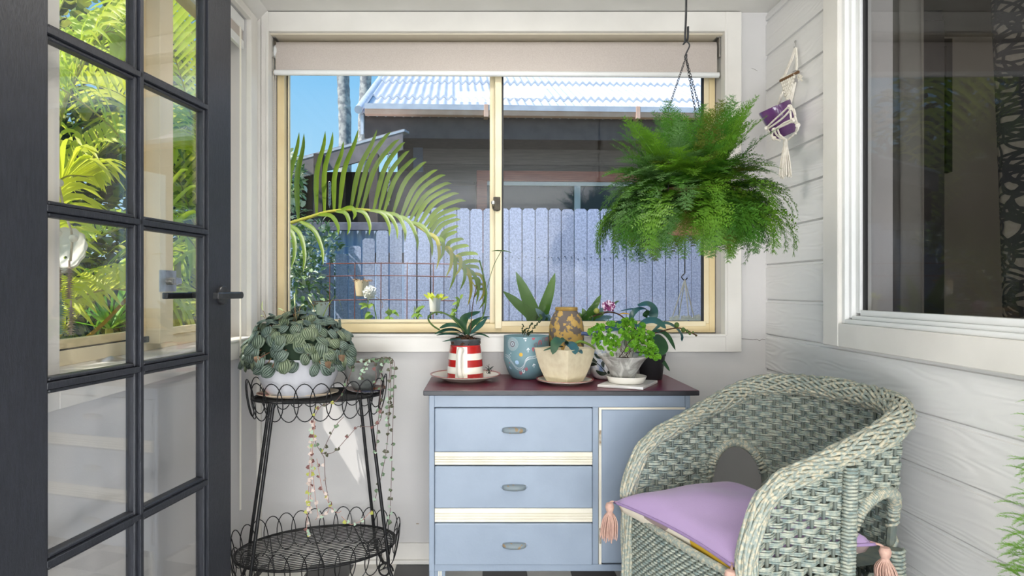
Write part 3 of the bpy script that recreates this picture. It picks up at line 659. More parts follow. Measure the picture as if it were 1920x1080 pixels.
for i, (p, m, L0) in enumerate((([(425,640,3.2),(392,420,3.2),(352,190,3.1),(296,40,3.0),(205,-50,3.0)],2,.85), ([(425,640,3.2),(402,380,3.2),(372,150,3.2),(352,-30,3.2)],1,.85), ([(425,640,3.2),(345,360,3.2),(255,200,3.2),(120,140,3.2)],1,.85), ([(425,640,3.2),(382,520,3.0),(330,470,2.9),(270,520,2.9)],2,.65), ([(425,640,3.2),(405,450,3.0),(385,300,2.9),(340,240,2.8),(290,270,2.7)],0,.7))): LF(palm4, p, L0, 44, m, 400+i, .023, single=i in (1, 3, 4))
MB().tube(catmull([(b_.x, b_.y, -.36), (b_.x+.02, b_.y, .2), b_], 8), .06, 10).build('stem', m_rach, palm4)
# strappy plants low at left, hedge behind, variegated creeper
def rosette(name, label, cat, c, n, L, w, mat, el=(25,80), seed=1, parent=None, part='leaf', droop=.25):
    rnd = random.Random(seed); c = Vector(c); r = thing(name, label, cat, c)
    for k in range(n):
        a = k*2.4+rnd.uniform(-.2,.2); e_ = math.radians(rnd.uniform(*el)); d = V(math.cos(a)*math.cos(e_), math.sin(a)*math.cos(e_), math.sin(e_)); l = L*rnd.uniform(.75,1.1)
        MB().blade([c, c+d*l*.5, c+d*l*.85-V(0,0,droop*l*.3), c+d*l-V(0,0,droop*l)], w, V(0,0,1) if e_ < 1.2 else V(1,0,0), .35, 6, lambda t: min(1,.6+t*2)*max(0,1-t**2.2)**.9).build(part, mat, r, smooth=60)
    return r
m_strap = leafmat('strap_bluegreen', srgb(96,140,96), srgb(130,170,110), .45, .3)
m_ylime = leafmat('strap_lime', srgb(110,180,40), srgb(160,210,70), .45, .4)
sk_ = rosette('spiky_plant', 'bright green spiky rosette plant low outside the side window', 'plant', (-2.2, 3.77, .86), 30, .5, .014, m_ylime, (5,75), 4)
MB().tube(catmull([(-2.2,3.77,-.36),(-2.18,3.77,.3),(-2.2,3.77,.87)], 8), .022, 8).build('stem', m_rach, sk_)
rosette('spiky_plant', 'blue-green strappy clump growing on the ground outside the side window', 'plant', (-2.1, 1.75, -.3), 24, 1.0, .02, m_strap, (35,80), 5)
def leafcloud(name, label, cat, blobs, n, L, mats, seed=0, group=None):
    """blobs: (centre, radii); separate leaves joined in one mesh for each colour"""
    rnd = random.Random(seed); r = thing(name, label, cat, (blobs[0][0][0], blobs[0][0][1], -.36), group)
    mbs = [MB() for _ in mats]
    for k in range(n):
        c, R = blobs[rnd.randrange(len(blobs))]; 
        while True:
            q = V(rnd.uniform(-1,1), rnd.uniform(-1,1), rnd.uniform(-1,1))
            if .35 < q.length < 1: break
        p = V(c[0]+q.x*R[0], c[1]+q.y*R[1], c[2]+q.z*R[2]); d = (q.normalized()+V(rnd.uniform(-.7,.7), rnd.uniform(-.7,.7), rnd.uniform(-.9,.4))).normalized(); l = L*rnd.uniform(.6,1.2)
        mbs[rnd.randrange(len(mats))].blade([p, p+d*l*.5+V(0,0,.05*l), p+d*l-V(0,0,.1*l)], l*.28, V(rnd.uniform(-.5,.5), rnd.uniform(-.5,.5), 1), .3, 3, lambda t: math.sin(math.pi*min(1, .12+t*.88))**.8)
    for mb, m in zip(mbs, mats): mb.build('foliage', m, r, kind='stuff', smooth=60)
    tk = MB().tube(catmull([(blobs[0][0][0], blobs[0][0][1], -.36), (blobs[0][0][0]+.05, blobs[0][0][1], .3), blobs[0][0]], 6), [.03,.028,.025,.022,.02,.016,.01], 7)
    tk.build('stem', M('shrub_stem', srgb(92,78,60), .9), r); return r
m_var = [leafmat('variegated_dark', srgb(92,130,72), srgb(120,156,86), .5, .25, 30), leafmat('variegated_cream', srgb(226,232,204), srgb(244,246,226), .5, .3, 30), leafmat('variegated_mid', srgb(140,168,112), srgb(180,198,150), .5, .25, 30)]
leafcloud('variegated_creeper', 'cream variegated creeper over the fence end at the left edge of the window', 'creeper', [((-1.48,4.75,1.45),(.20,.25,.45)),((-1.34,4.7,1.1),(.2,.2,.4)),((-1.5,4.8,1.9),(.16,.2,.25)),((-1.3,5.1,1.3),(.22,.2,.35))], 2200, .055, m_var, 2)
m_hd = [leafmat('hedge_dark', srgb(44,70,40), srgb(66,96,50), .5, .2, 12), leafmat('hedge_mid', srgb(96,130,50), srgb(130,160,60), .5, .3, 12), leafmat('hedge_yellow', srgb(180,190,70), srgb(206,206,90), .5, .35, 12)]
leafcloud('garden_shrub', 'dense dark shrub behind the palms, far outside the side window', 'shrub', [((-4.4,6.4,1.3),(.9,1.2,1.8)),((-4.4,8.0,1.5),(.9,1.3,2.1)),((-4.6,9.6,1.6),(1.1,1.4,2.3)),((-4.6,7.2,3.4),(1.1,1.8,1.2)),((-4.7,9.2,3.6),(1.1,1.8,1.2)),((-4.2,5.2,1.0),(.8,1.0,1.5))], 7500, .21, m_hd, 9)
bk = thing('side_fence', 'dark grey paling fence along the far side of the palm garden', 'fence', (-5.6, 9, -.36))
m_sf = M('side_fence_grey', srgb(84,84,84), .9, srgb(62,62,64), 9)
for k in range(84):
    MB().box((-5.62, 4.5+k*.11, -.36), (-5.6, 4.5+k*.11+.103, 1.55+.012*(k % 3))).build('paling', m_sf, bk, smooth=0)
lf = W(558, 560, 4.2)
rosette('yellow_grass', 'yellow strappy grass low behind the peperomia at the window', 'plant', (lf.x-.05, 4.2, .35), 22, .95, .010, m_pg[1], (50,86), 11, droop=.35)
# ---------------------------------------------------------------- trellis and hanging pots by the fence
YT = 4.45; m_rust = M('rusty_wire', srgb(150,92,78), .8, srgb(120,70,60), 30)
tr = thing('wire_trellis', 'rusty square wire mesh trellis standing in front of the fence', 'trellis', W(720, 560, YT)*1-V(0,0,1.3))
for y, xa, xb in ((494.5, 612, 858), (518, 612, 845), (563, 614, 852), (606, 614, 850)):
    MB().tube(catmull([W(xa, y, YT), W((xa+xb)/2, y-1, YT), W(xb, y+1, YT)], 8), .0036, 6).build('wire', m_rust, tr)
for x in (617.5, 664.5, 713.5, 762.5, 811.5):
    MB().tube([W(x+1, 492, YT-.006), V(((x-1)-CX)*YT/F, YT-.006, -.36)], .0036, 6).build('wire', m_rust, tr)
m_wp = M('white_glaze', srgb(244,240,228), .4, srgb(230,222,204), 14); m_cp = M('cream_glaze', srgb(238,214,176), .45, srgb(226,200,160), 14)
m_dry = M('dry_plant', srgb(140,104,70), .9, srgb(190,150,110), 60); m_soil = M('soil', (.03,.022,.016), .95, (.07,.05,.035), 90, bump=.8, bscale=150)
def wallpot(label, px0, px1, y0, y1, taper, mat, plant, Y=YT-.06, pl=None):
    c = W((px0+px1)/2, y1, Y); h = (y1-y0)*Y/F; r = (px1-px0)/2*Y/F
    t = thing('hanging_pot', label, 'pot', c)
    MB().lathe([(.0001,0),(r*taper*.8,0),(r*taper,.006),(r*.92,h*.6),(r,h),(r*.93,h),(r*.86,h*.6),(.0001,h*.55)], c, 24).build('pot', mat, t)
    MB().lathe([(r*.88,h*.86),(.0001,h*.9)], c, 16).build('soil', m_soil, t)
    MB().tube(catmull([c+V(0,.0,h*.9), c+V(0,r+.012,h*1.02), c+V(0,.055,h*.95)], 8), .003, 6).build('hook', m_rust, t)
    rnd = random.Random(px0); mb = MB()
    for k in range(46 if plant == 'dry' else 26):
        a = rnd.uniform(0, 6.28); d = V(math.cos(a), math.sin(a), rnd.uniform(.2, 1.6)).normalized(); L = rnd.uniform(.03,.06) if plant == 'dry' else rnd.uniform(.03, .07)
        p = c+V(0,0,h*.85)+V(math.cos(a), math.sin(a), 0)*r*rnd.uniform(.1,.8); mb.blade([p, p+d*L*.6, p+d*L-V(0,0,.02 if plant == 'dry' else .004)], .004 if plant == 'dry' else .009, (0,-1,.3), .2, 4)
    mb.build('plant', m_dry if plant == 'dry' else pl, t)
wallpot('cream pot of dried stems hung on the rusty trellis beside the white rose', 665, 692, 526, 556, .78, m_cp, 'dry')
wallpot('white pot with yellow-green leaves hung on the rusty trellis near the sash bar', 804, 827, 558, 586, .8, m_wp, 'live', pl=m_pg[1])
wallpot('white pot with dead pinkish flowers partly hidden behind the peperomia', 592, 617, 566, 598, .8, m_wp, 'dry')
rose = thing('rose_bush', 'rose stem with one open white bloom against the wire trellis', 'flower', V(W(700,560,4.3).x, 4.3, -.36))
m_rp = M('rose_white', srgb(250,246,236), .6, trans=.25); m_stem = M('stem_green', srgb(110,140,50), .6, srgb(140,160,70), 20); m_rl = leafmat('rose_leaf', srgb(140,180,60), srgb(180,206,90), .5, .4)
rc = W(694, 548, 4.3)
MB().tube(catmull([V(rc.x+.12, 4.32, -.36), W(706,602,4.3), W(690,575,4.3), rc], 14), .004, 6).build('stem', m_stem, rose)
for k in range(26):
    rg = .2+.8*k/26; a = k*2.4; d = V(math.cos(a), 0, math.sin(a)); n_ = V(0,-1,0)
    p = rc+V(0,-.03*(1-rg),0); MB().blade([p, p+d*.022*rg+n_*.018, p+d*.045*rg+n_*.010*(1-rg), p+d*.052*rg+n_*.004], .022*rg+.006, n_, .35, 5, lambda t: math.sin(math.pi*min(1,.15+t*.8))**.6).build('petal', m_rp, rose, smooth=60)
for (x, y, tx, ty) in ((690,575,672,570),(690,577,700,572),(694,585,684,597),(689,572,676,580),(699,592,680,604)):
    MB().blade([W(x,y,4.3), W((x+tx)/2,(y+ty)/2-2,4.28), W(tx,ty,4.27)], .013, (0,-1,.3), .2, 6).build('leaf', m_rl, rose)
MB().tube(catmull([W(704,556,4.3), W(712,562,4.29), W(718,570,4.29), W(716,578,4.29)], 10), .002, 5).build('tendril', m_dry, rose)
for lab, pts in (('small leafy green stem at the sill between trellis wires', [(728,604),(730,592),(738,585)]), ('pale green drooping shoot right of the trellis middle', [(776,604),(782,588),(796,574)]), ('pale leafy shoot by the right end of the rusty trellis', [(852,604),(857,580),(863,560)])):
    t = thing('rose_shoot', lab, 'plant', V(W(pts[0][0],600,4.2).x, 4.2, -.36)); q = [W(x,y,4.2) for x, y in pts]
    MB().tube(catmull([V(q[0].x,4.2,-.36)]+q, 10), .003, 5).build('stem', m_stem, t)
    rnd = random.Random(pts[0][0])
    for k in range(11):
        p = at(catmull(q, 10), k/10)[0]; a = rnd.uniform(0, 6.28); d = V(math.cos(a), -.3, math.sin(a)*.6).normalized()
        MB().blade([p, p+d*.025, p+d*.045-V(0,0,.01)], .010, (0,-1,.4), .2, 4).build('leaf', m_rl, t)
# ---------------------------------------------------------------- things close outside the glass
YS = 3.05; m_str = leafmat('strap_deep', srgb(66,110,34), srgb(96,140,44), .4, .3); m_strb = leafmat('strap_blue', srgb(92,128,140), srgb(120,156,150), .4, .2)
def straps(label, base, blades, mat):
    t = thing('strap_leaf_plant', label, 'plant', V(W(base[0],600,YS).x, YS, -.36)); z = V(W(base[0],600,YS).x, YS, .35)
    for (bx_, by, tx, ty, w, m) in blades:
        b_ = W(bx_, by, YS); tp = W(tx, ty, YS-.03); mdl = lerp(b_, tp, .5)+V(0,-.02,.01)
        MB().blade([z, lerp(z, b_, .6), b_, mdl, tp], w, (0,-1,.15), .3, 12, lambda t: min(1,.5+t*1.2)*max(0,1-t**5)**.9).build('leaf', m, t, smooth=60)
    tk = MB().lathe([(.0001,-.7),(.10,-.7),(.13,-.42),(.12,-.02),(.10,-.02),(.0001,-.05)], V(z.x, YS, .35), 20).build('pot', m_wp, t)
straps('broad dark green strap leaves outside the sliding pane, left of the mottled vase', (1000,600), [(1000,604,942,545,.028,m_str),(1003,604,967,509,.034,m_str),(1014,604,1041,511,.030,m_str),(1008,604,1016,592,.02,m_str),(1020,606,1004,578,.018,m_strb),(1024,606,1030,590,.018,m_strb)], m_str)
straps('shorter green and bluish strap leaves outside the pane, right of the mottled vase', (1105,600), [(1100,604,1127,552,.020,m_str),(1096,604,1092,578,.016,m_str),(1108,604,1160,565,.018,m_strb),(1112,606,1150,594,.016,m_strb),(1108,604,1135,585,.016,m_str),(1090,606,1086,586,.012,m_str)], m_str)
YM = 3.06
mc = thing('macrame_planter', 'white rope planter of tiny white flowers outside the right end of the pane', 'planter', V(W(1284,560,3.1).x, 3.1, .55))
m_rope = M('rope_white', srgb(240,234,222), .8, srgb(222,214,200), 80, bump=.3, bscale=300)
hk = W(1284, 524, 3.08)
MB().tube(catmull([V(hk.x, 2.745, 1.52), V(hk.x, hk.y, 1.52), V(hk.x, hk.y, 1.44), hk+V(0,0,.03)], 12), .003, 6).tube(catmull([hk+V(0,0,.03), hk+V(-.016,0,.012), hk+V(0,0,-.004), hk+V(.013,0,.008)], 10), .003, 6).build('hook', m_black, mc)
for tx, dy in ((1261,0), (1301,0), (1280,.06), (1284,-.06)): MB().tube([hk, W(tx, 594, 3.1)+V(0,dy,0)], .0028, 6).build('rope', m_rope, mc)
pc = V(W(1284,600,3.1).x, 3.1, .80); MB().lathe([(.0001,0),(.06,.0),(.09,.05),(.10,.13),(.09,.13),(.08,.05),(.0001,.03)], pc, 24).build('pot', m_wp, mc)
fl = MB(); rnd = random.Random(5)
for k in range(46):
    p = W(rnd.uniform(1264,1326), rnd.uniform(594,604), 3.1)+V(0, rnd.uniform(-.07,.07), 0)
    for j in range(5): a = j*1.257; fl.blade([p, p+V(math.cos(a),-.2,math.sin(a))*.008, p+V(math.cos(a),0,math.sin(a))*.013], .005, (0,-1,0), .2, 3)
fl.build('blossoms', M('blossom_white', srgb(248,244,226), .7, trans=.3), mc, kind='stuff')
# hanging shell planter with succulents outside the side window
sh = thing('shell_hanger', 'rope hanger with white shell bowl and trailing succulents outside the side window', 'planter', W(104, 560, 1.92))
YH = 1.92; m_jute = M('jute_rope', srgb(206,192,166), .9, srgb(186,170,140), 70)
for pts in ([(96,150),(99,260),(106,340),(110,430)], [(110,345),(122,400),(135,440),(132,490)], [(95,360),(98,420),(100,500),(103,520)], [(110,345),(100,400),(95,430)]):
    MB().tube(catmull([W(x,y,YH-.02) for x, y in pts], 12), .0035, 6).build('rope', m_jute, sh)
for x, y in ((96,360),(111,343),(108,437),(138,447)): MB().ball(W(x,y,YH-.02), .012, 12, 8).build('bead', m_wp, sh)
R = Matrix.Rotation(math.radians(62), 3, 'X') @ Matrix.Rotation(.3, 3, 'Z'); pr = []
bm_ = MB(); gr = []
for i in range(9):
    rr = .005+.078*math.sin(i/8*math.pi/2); zz = -.04*math.cos(i/8*math.pi/2); gr.append([W(108,470,YH)+R @ V(rr*(1+.03*math.cos(14*k*2*math.pi/56))*math.cos(k*2*math.pi/56), rr*(1+.03*math.cos(14*k*2*math.pi/56))*math.sin(k*2*math.pi/56), zz) for k in range(56)])
bm_.grid(gr, True).build('shell_bowl', m_wp, sh, smooth=70)
m_sucp = [M('succulent_pink', srgb(206,180,158), .7, srgb(186,160,134), 40), M('succulent_green', srgb(160,190,160), .6, srgb(186,206,176), 40)]
for x, y0, y1, m in ((97,500,600,0),(104,505,612,0),(114,560,626,1),(130,500,560,0),(133,575,628,0),(110,500,570,0)):
    mb = MB(); rnd = random.Random(x)
    n = int((y1-y0)/4)
    for k in range(n):
        p = W(x+math.sin(k*.4)*1.5, y0+(y1-y0)*k/n, YH-.03)
        for j in range(5): a = j*1.257+k*.6; d = V(math.cos(a), math.sin(a), -.5); mb.blade([p, p+d*.008, p+d*.015], .0045, (0,0,1), -.4, 3)
    mb.tube([W(x,y0-12,YH-.03), W(x,y1,YH-.03)], .003, 5); mb.build('succulent_tail', m_sucp[m], sh, smooth=60)
# ================================================================ DRESSER
m_blue = M('paint_bluegrey', srgb(152,166,184), .42, srgb(145,159,177), 7, bump=.06, bscale=120)
m_cream = M('paint_cream', srgb(240,235,220), .45, srgb(230,223,204), 12)
m_burg = M('burgundy_lino', srgb(104,30,52), .3, srgb(92,25,44), 4, spec=.5)
m_edge = M('edge_black', srgb(44,44,50), .4, srgb(34,34,38), 30)
m_pull = M('worn_pull', srgb(128,140,146), .5, srgb(150,128,98), 70, .48, .62)
ds = thing('chest_of_drawers', 'blue-grey chest of three drawers and a cupboard with burgundy top under the window', 'dresser', (.26, 2.37, 0))
DF, ZT = 2.18, .757      # front plane of the body, top
def dx(px, Y=DF): return (px-CX)*Y/F
def dz(py, Y=DF): return CAMZ-(py-CY)*Y/F
def dbx(n, m, a, b, p=ds, bev=.0015): return MB().box(a, b).build(n, m, p, smooth=0, bevel=bev)
XA, XB = dx(804.5), dx(1294.5)
YB = 2.572
tp = MB().box((-.199, 2.163, ZT-.016), (.731, YB, ZT)); tp.build('top', m_burg, ds, smooth=0)
MB().box((-.2005, 2.161, ZT-.017), (.7325, 2.167, ZT-.0008)).build('edge_band', m_edge, ds, smooth=0, bevel=.002)
MB().box((-.2005, 2.167, ZT-.017), (-.198, YB, ZT-.0008)).build('edge_band', m_edge, ds, smooth=0)
MB().box((.7305, 2.167, ZT-.017), (.7325, YB, ZT-.0008)).build('edge_band', m_edge, ds, smooth=0)
zb = dz(1071)
dbx('side', m_blue, (XA, DF+.002, zb-.03), (XA+.018, YB-.01, ZT-.017)); dbx('side', m_blue, (XB-.018, DF+.002, zb-.0), (XB, YB-.01, ZT-.017))
dbx('back_panel', m_blue, (XA+.018, YB-.02, zb), (XB-.018, YB-.012, ZT-.017)); dbx('bottom_panel', m_blue, (XA+.018, DF+.03, zb), (XB-.018, YB-.02, zb+.014))
zt0 = dz(763.5)
dbx('rail', m_blue, (XA+.018, DF, zt0), (XB-.018, DF+.02, ZT-.017)); dbx('rail', m_blue, (XA+.018, DF, zb), (XB-.018, DF+.02, dz(1058.5)))
dbx('rail', m_blue, (dx(1111), DF, dz(1058.5)), (dx(1122), DF+.02, zt0)); dbx('rail', m_blue, (XA+.0, DF-.001, zb), (dx(814.5), DF+.02, ZT-.017))
dbx('rail', m_blue, (dx(1288), DF, dz(1058.5)), (XB-.0, DF+.02, zt0))
dl, drr = dx(815.5), dx(1110)
pull_me = None
for y0, y1, yh in ((764.5, 846, 805), (873, 951, 911.5), (979.5, 1057.5, 1019.5)):
    d = MB().box((dl, DF-.012, dz(y1)), (drr, DF+.02, dz(y0))); do = d.build('drawer', m_blue, ds, smooth=0, bevel=.004, seg=2)
    c = V(dx(964, DF-.012), DF-.012, dz(yh)); g = []
    # shell pull: a half-disc hood standing off a thin back plate
    hb = MB(); n = 22; rows = []
    for (fo, fz) in ((0, .010), (.55, .0105), (.9, .006), (1.0, 0), (.93, -.005), (.8, -.007)):
        rows.append([c+V(.040*math.cos(math.pi*i/n)*(1 if fo < 1.1 else 1), -(.004+.021*math.sin(math.pi*i/n))*fo, fz*(.25+.75*math.sin(math.pi*i/n)**.5)) for i in range(n+1)])
    hb.grid(rows); hb.grid([[p+V(0, .002, -.0015) for p in r] for r in reversed(rows)])
    ho = hb.build('pull', m_pull, do, smooth=70)
    MB().lathe([(.0001,0),(.046,0),(.044,.0015),(.0001,.0015)], c, 28, Matrix.Diagonal((1,1,.25)) @ Matrix.Rotation(math.pi/2, 3, 'X')).build('pull_plate', m_blue, do)
for y0, y1 in ((846.5, 871.5), (951.5, 978.5)):
    f_ = MB(); z0, z1 = dz(y1), dz(y0); h = z1-z0
    pr = [(0,0),(-.006,.002),(-.006,h*.22),(-.003,h*.25),(-.007,h*.29),(-.007,h*.42),(-.004,h*.45),(-.008,h*.49),(-.008,h*.60),(-.005,h*.63),(-.008,h*.67),(-.006,h*.98),(0,h)]
    f_.grid([[V(x, DF+a, z0+b) for a, b in pr] for x in (dl, drr)]); f_.add([V(dl, DF+a, z0+b) for a, b in pr], [tuple(range(len(pr)))]); f_.add([V(drr, DF+a, z0+b) for a, b in pr], [tuple(range(len(pr)-1,-1,-1))])
    f_.build('fluted_strip', m_cream, ds, smooth=0)
dL, dR = dx(1127), dx(1284)
dd_ = MB().box((dL, DF-.010, dz(1054)), (dR, DF+.01, dz(767.5))).build('door', m_blue, ds, smooth=0, bevel=.003)
for a, b in (((dx(1122.5), DF-.006, dz(1057)), (dL, DF+.006, zt0)), ((dL, DF-.006, dz(767.2)), (dR, DF+.006, zt0))): MB().box(a, b).build('cream_edge', m_cream, dd_, smooth=0)
for yy in (820, 1003):
    MB().tube([(dx(1124.5), DF-.008, dz(yy+14)), (dx(1124.5), DF-.008, dz(yy-14))], .0035, 10).build('hinge', M('painted_hinge', srgb(206,200,186), .5, srgb(150,130,104), 60), dd_)
MB().tube([(dR-.03, DF-.012, dz(900)), (dR-.03, DF-.028, dz(900))], [.006,.014], 14).build('knob', m_pull, dd_)
# tapered legs with fluted cream fronts
for x in (XA+.035, XB-.05):
    for y in (DF+.03, YB-.06):
        lg = MB(); top, bot = .020, .012; z1 = zb-.0; vs = []
        for (h, zz) in ((bot, 0), (top, z1)): vs += [(x-h, y-h, zz), (x+h, y-h, zz), (x+h, y+h, zz), (x-h, y+h, zz)]
        lg.add(vs, [(3,2,1,0),(4,5,6,7),(0,1,5,4),(1,2,6,5),(2,3,7,6),(3,0,4,7)]); lo = lg.build('leg', m_blue, ds, smooth=0, bevel=.002)
        if y < 2.3:
            MB().box((x-.004, y-.024, .01), (x+.0, y-.015, z1)).box((x+.003, y-.024, .01), (x+.007, y-.015, z1)).build('leg_flute', m_cream, lo, smooth=0)

# ================================================================ POTS AND PLANTS ON THE DRESSER
def c3(x, y): return (780+x/4.911, 540+y/4.911)
def c4(x, y): return (1000+x/4.909, 540+y/4.909)
m_plate = M('glazed_cream', srgb(240,234,220), .25, srgb(232,225,208), 9, coat=.3)
m_redglaze = M('glazed_red', srgb(186,36,34), .2, srgb(170,28,28), 8, coat=.4)
m_porc = M('glazed_white', srgb(242,238,228), .2, srgb(234,229,217), 8, coat=.4)
def plate(label, c, R, h):
    t = thing('plate', label, 'plate', c)
    pr = [(.0001,.006),(R*.55,.006),(R*.62,.008),(R*.86,h*.78),(R*.985,h-.001),(R,h),(R*.985,h-.004),(R*.84,h*.6),(R*.60,.002),(R*.58,0),(R*.52,0),(R*.50,.003),(.0001,.003)]
    MB().lathe(pr, c, 56).build('dish', m_plate, t, smooth=60)
    MB().lathe([(R*.95,h*.925+.0006),(R*.985,h+.0004),(R*1.001,h+.0003),(R*.998,h-.0008)], c, 56, caps=False).build('rim_band', m_redglaze, t, smooth=60)
    return t
zT = ZT+.0005
pA = V((872.5-CX)*2.415/F, 2.415, zT); plate('cream dinner plate with a red rim under the red and white striped jug', pA, .133, .024)
# striped jug
jg = thing('jug', 'red and white banded jug holding a small orchid on the plate', 'jug', pA+V(0,0,.0075))
jc = pA+V(0,0,.0078); jh = .1225; rb_, rt_ = .0695, .058
def jr(z): t = z/jh; return rb_+(rt_-rb_)*t+.0015*math.sin(t*math.pi)
edges = [0, .021, .046, .072, .096, jh]
for k in range(5):
    z0, z1 = edges[k], edges[k+1]; pr = [(jr(z0), z0)]+[(jr(z0+(z1-z0)*i/5), z0+(z1-z0)*i/5) for i in range(1, 6)]
    if k == 0: pr = [(.0001,0),(jr(0)-.004,0)]+pr
    if k == 4: pr += [(jr(jh)-.002, jh+.003),(jr(jh)-.006, jh),(jr(jh)-.007, jh-.06),(.0001, jh-.062)]
    MB().lathe([(r, z) for r, z in pr], jc, 48).build('band', m_redglaze if k % 2 == 0 else m_porc, jg, smooth=50)
ha = -math.pi/2-.20; hd = V(math.cos(ha), math.sin(ha), 0); hs = V(-hd.y, hd.x, 0)
pts = catmull([jc+hd*(jr(.104)-.003)+V(0,0,.108), jc+hd*(jr(.1)+.018)+V(0,0,.112), jc+hd*(jr(.08)+.034)+V(0,0,.092), jc+hd*(jr(.05)+.032)+V(0,0,.052), jc+hd*(jr(.02)+.016)+V(0,0,.020), jc+hd*(jr(.01)-.003)+V(0,0,.014)], 20)
MB().tube(pts, [.0085+.0025*abs(i/10-1) for i in range(21)], 12).build('handle', m_porc, jg)
wb = MB(); rows = []
for z in [.0005+.121*i/12 for i in range(13)]: rows.append([jc+V((jr(z)+.0007)*math.cos(ha+d), (jr(z)+.0007)*math.sin(ha+d), z) for d in [-.34+.68*i/8 for i in range(9)]])
wb.grid(rows).build('handle_panel', m_porc, jg, smooth=60)
m_bark = M('orchid_bark', srgb(92,60,36), .9, srgb(54,36,24), 60, bump=.6, bscale=120); m_pot = M('black_plastic', (.02,.02,.022), .4)
m_clearpot = M('grey_plastic_rim', srgb(86,90,92), .3, srgb(70,74,76), 20)
m_orch = leafmat('orchid_leaf', srgb(34,66,42), srgb(46,86,48), .35, .08, 14); m_orchb = leafmat('orchid_leaf_blue', srgb(44,84,88), srgb(58,104,92), .32, .08, 10)
m_ostem = M('orchid_stem', srgb(84,110,40), .55, srgb(60,84,34), 50); m_root = M('orchid_root', srgb(120,132,96), .7, srgb(96,110,70), 60)
oc = jc+V(0,0,jh)
or1 = thing('potted_orchid', 'small flowerless orchid in a nursery pot set inside the striped jug', 'orchid', oc-V(0,0,.05))
MB().lathe([(.045,-.055),(.0565,.016),(.0585,.018),(.0585,.026),(.0555,.026),(.0535,.004),(.0001,.004)], oc, 36).build('pot', m_clearpot, or1, smooth=50)
bk_ = MB(); rnd = random.Random(1)
for k in range(60):
    a, r = rnd.uniform(0,6.28), .05*rnd.random()**.5; h = .012+.022*(1-r/.05); p = oc+V(r*math.cos(a), r*math.sin(a), h); d = V(rnd.uniform(-1,1), rnd.uniform(-1,1), rnd.uniform(-.3,.6)).normalized(); u = d.orthogonal().normalized()
    bk_.obox(p, d*.011, u*.006, d.cross(u)*.004)
bk_.build('bark', m_bark, or1, smooth=0, kind='stuff')
Yo = jc.y
def leaf_px(parent, cv, pts, w, mat, Y=None, dy=None, fold=.22, name='leaf', up=(0,-.55,1), seg=14, prof=None):
    n = len(pts); q = []
    for i, (x, y) in enumerate(pts):
        px, py = cv(x, y); yy = Y+(dy or 0)*i/(n-1); q.append(W(px, py, yy))
    return MB().blade(q, w, up, fold, seg, prof or (lambda t: min(1, .35+t*1.6)*max(0, 1-t**3.2)**.7)).build(name, mat, parent, smooth=70)
for pts, w, dy in (([(450,430),(400,365),(310,345),(215,372)], .018, -.07), ([(455,440),(380,395),(280,390),(170,425)], .013, -.09), ([(450,450),(360,428),(270,425),(185,437)], .008, -.03), ([(455,460),(400,470),(320,480),(240,495)], .006, -.09),
        ([(460,430),(432,340),(460,270),(530,240),(595,216)], .019, .05), ([(470,430),(520,340),(590,290),(680,262)], .014, .06), ([(485,430),(560,380),(630,320),(660,280)], .021, -.03), ([(490,450),(560,428),(620,432),(678,458)], .006, -.05), ([(465,420),(430,350),(360,290),(290,245)], .012, .02)):
    leaf_px(or1, c3, pts, w, m_orch if w < .017 else m_orchb if w > .019 else m_orch, Yo, dy)
def stem_px(parent, cv, pts, Y, r, mat, name='stem', dy=0):
    q = [W(*cv(x, y), Y+dy*i/(len(pts)-1)) for i, (x, y) in enumerate(pts)]
    return MB().tube(catmull(q, 24), r, 7).build(name, mat, parent)
idp = lambda x, y: (x, y)
s_ = stem_px(or1, c3, [(445,400),(360,300),(280,240),(190,222),(120,255),(118,300),(160,350),(215,385)], Yo, .0032, m_ostem, dy=-.06)
stem_px(or1, c3, [(500,420),(515,215),(540,60),(560,-20)], Yo, .0016, m_bark, 'stake', .05)
stem_px(or1, idp, [(893,610),(906,592),(911,565),(911,545),(906,515),(899,488)], Yo, .0028, m_ostem, 'spike', .04)
leaf_px(or1, idp, [(928,470),(937,470.5),(948,471),(959,474)], .005, m_ostem, Yo+.02, 0)
leaf_px(or1, idp, [(940,470),(932,470),(921,471)], .004, m_ostem, Yo+.02, 0)
stem_px(or1, idp, [(911,548),(925,500),(940,470)], Yo+.03, .0012, m_ostem, 'spike')
for x, y, r in ((120,262,.006),(230,226,.005),(190,240,.004)): MB().ball(W(*c3(x,y), Yo-.05), r, 8, 6).build('node', m_ostem, s_)
sp_ = thing('dried_sprig', 'tiny dark curled sprig lying on the plate beside the jug', 'sprig', W(917, 703, 2.37))
tw_ = MB(); rnd = random.Random(8)
for k in range(9):
    p0 = W(914+k*.8, 701, 2.375)+V(0,-.004*k % .02,0); tw_.tube(catmull([p0, p0+V(rnd.uniform(-.01,.012), 0, .012), p0+V(rnd.uniform(-.012,.016), 0, rnd.uniform(.02,.036))], 6), .0011, 4)
tw_.build('twigs', M('sprig_dark', srgb(28,44,36), .7), sp_)

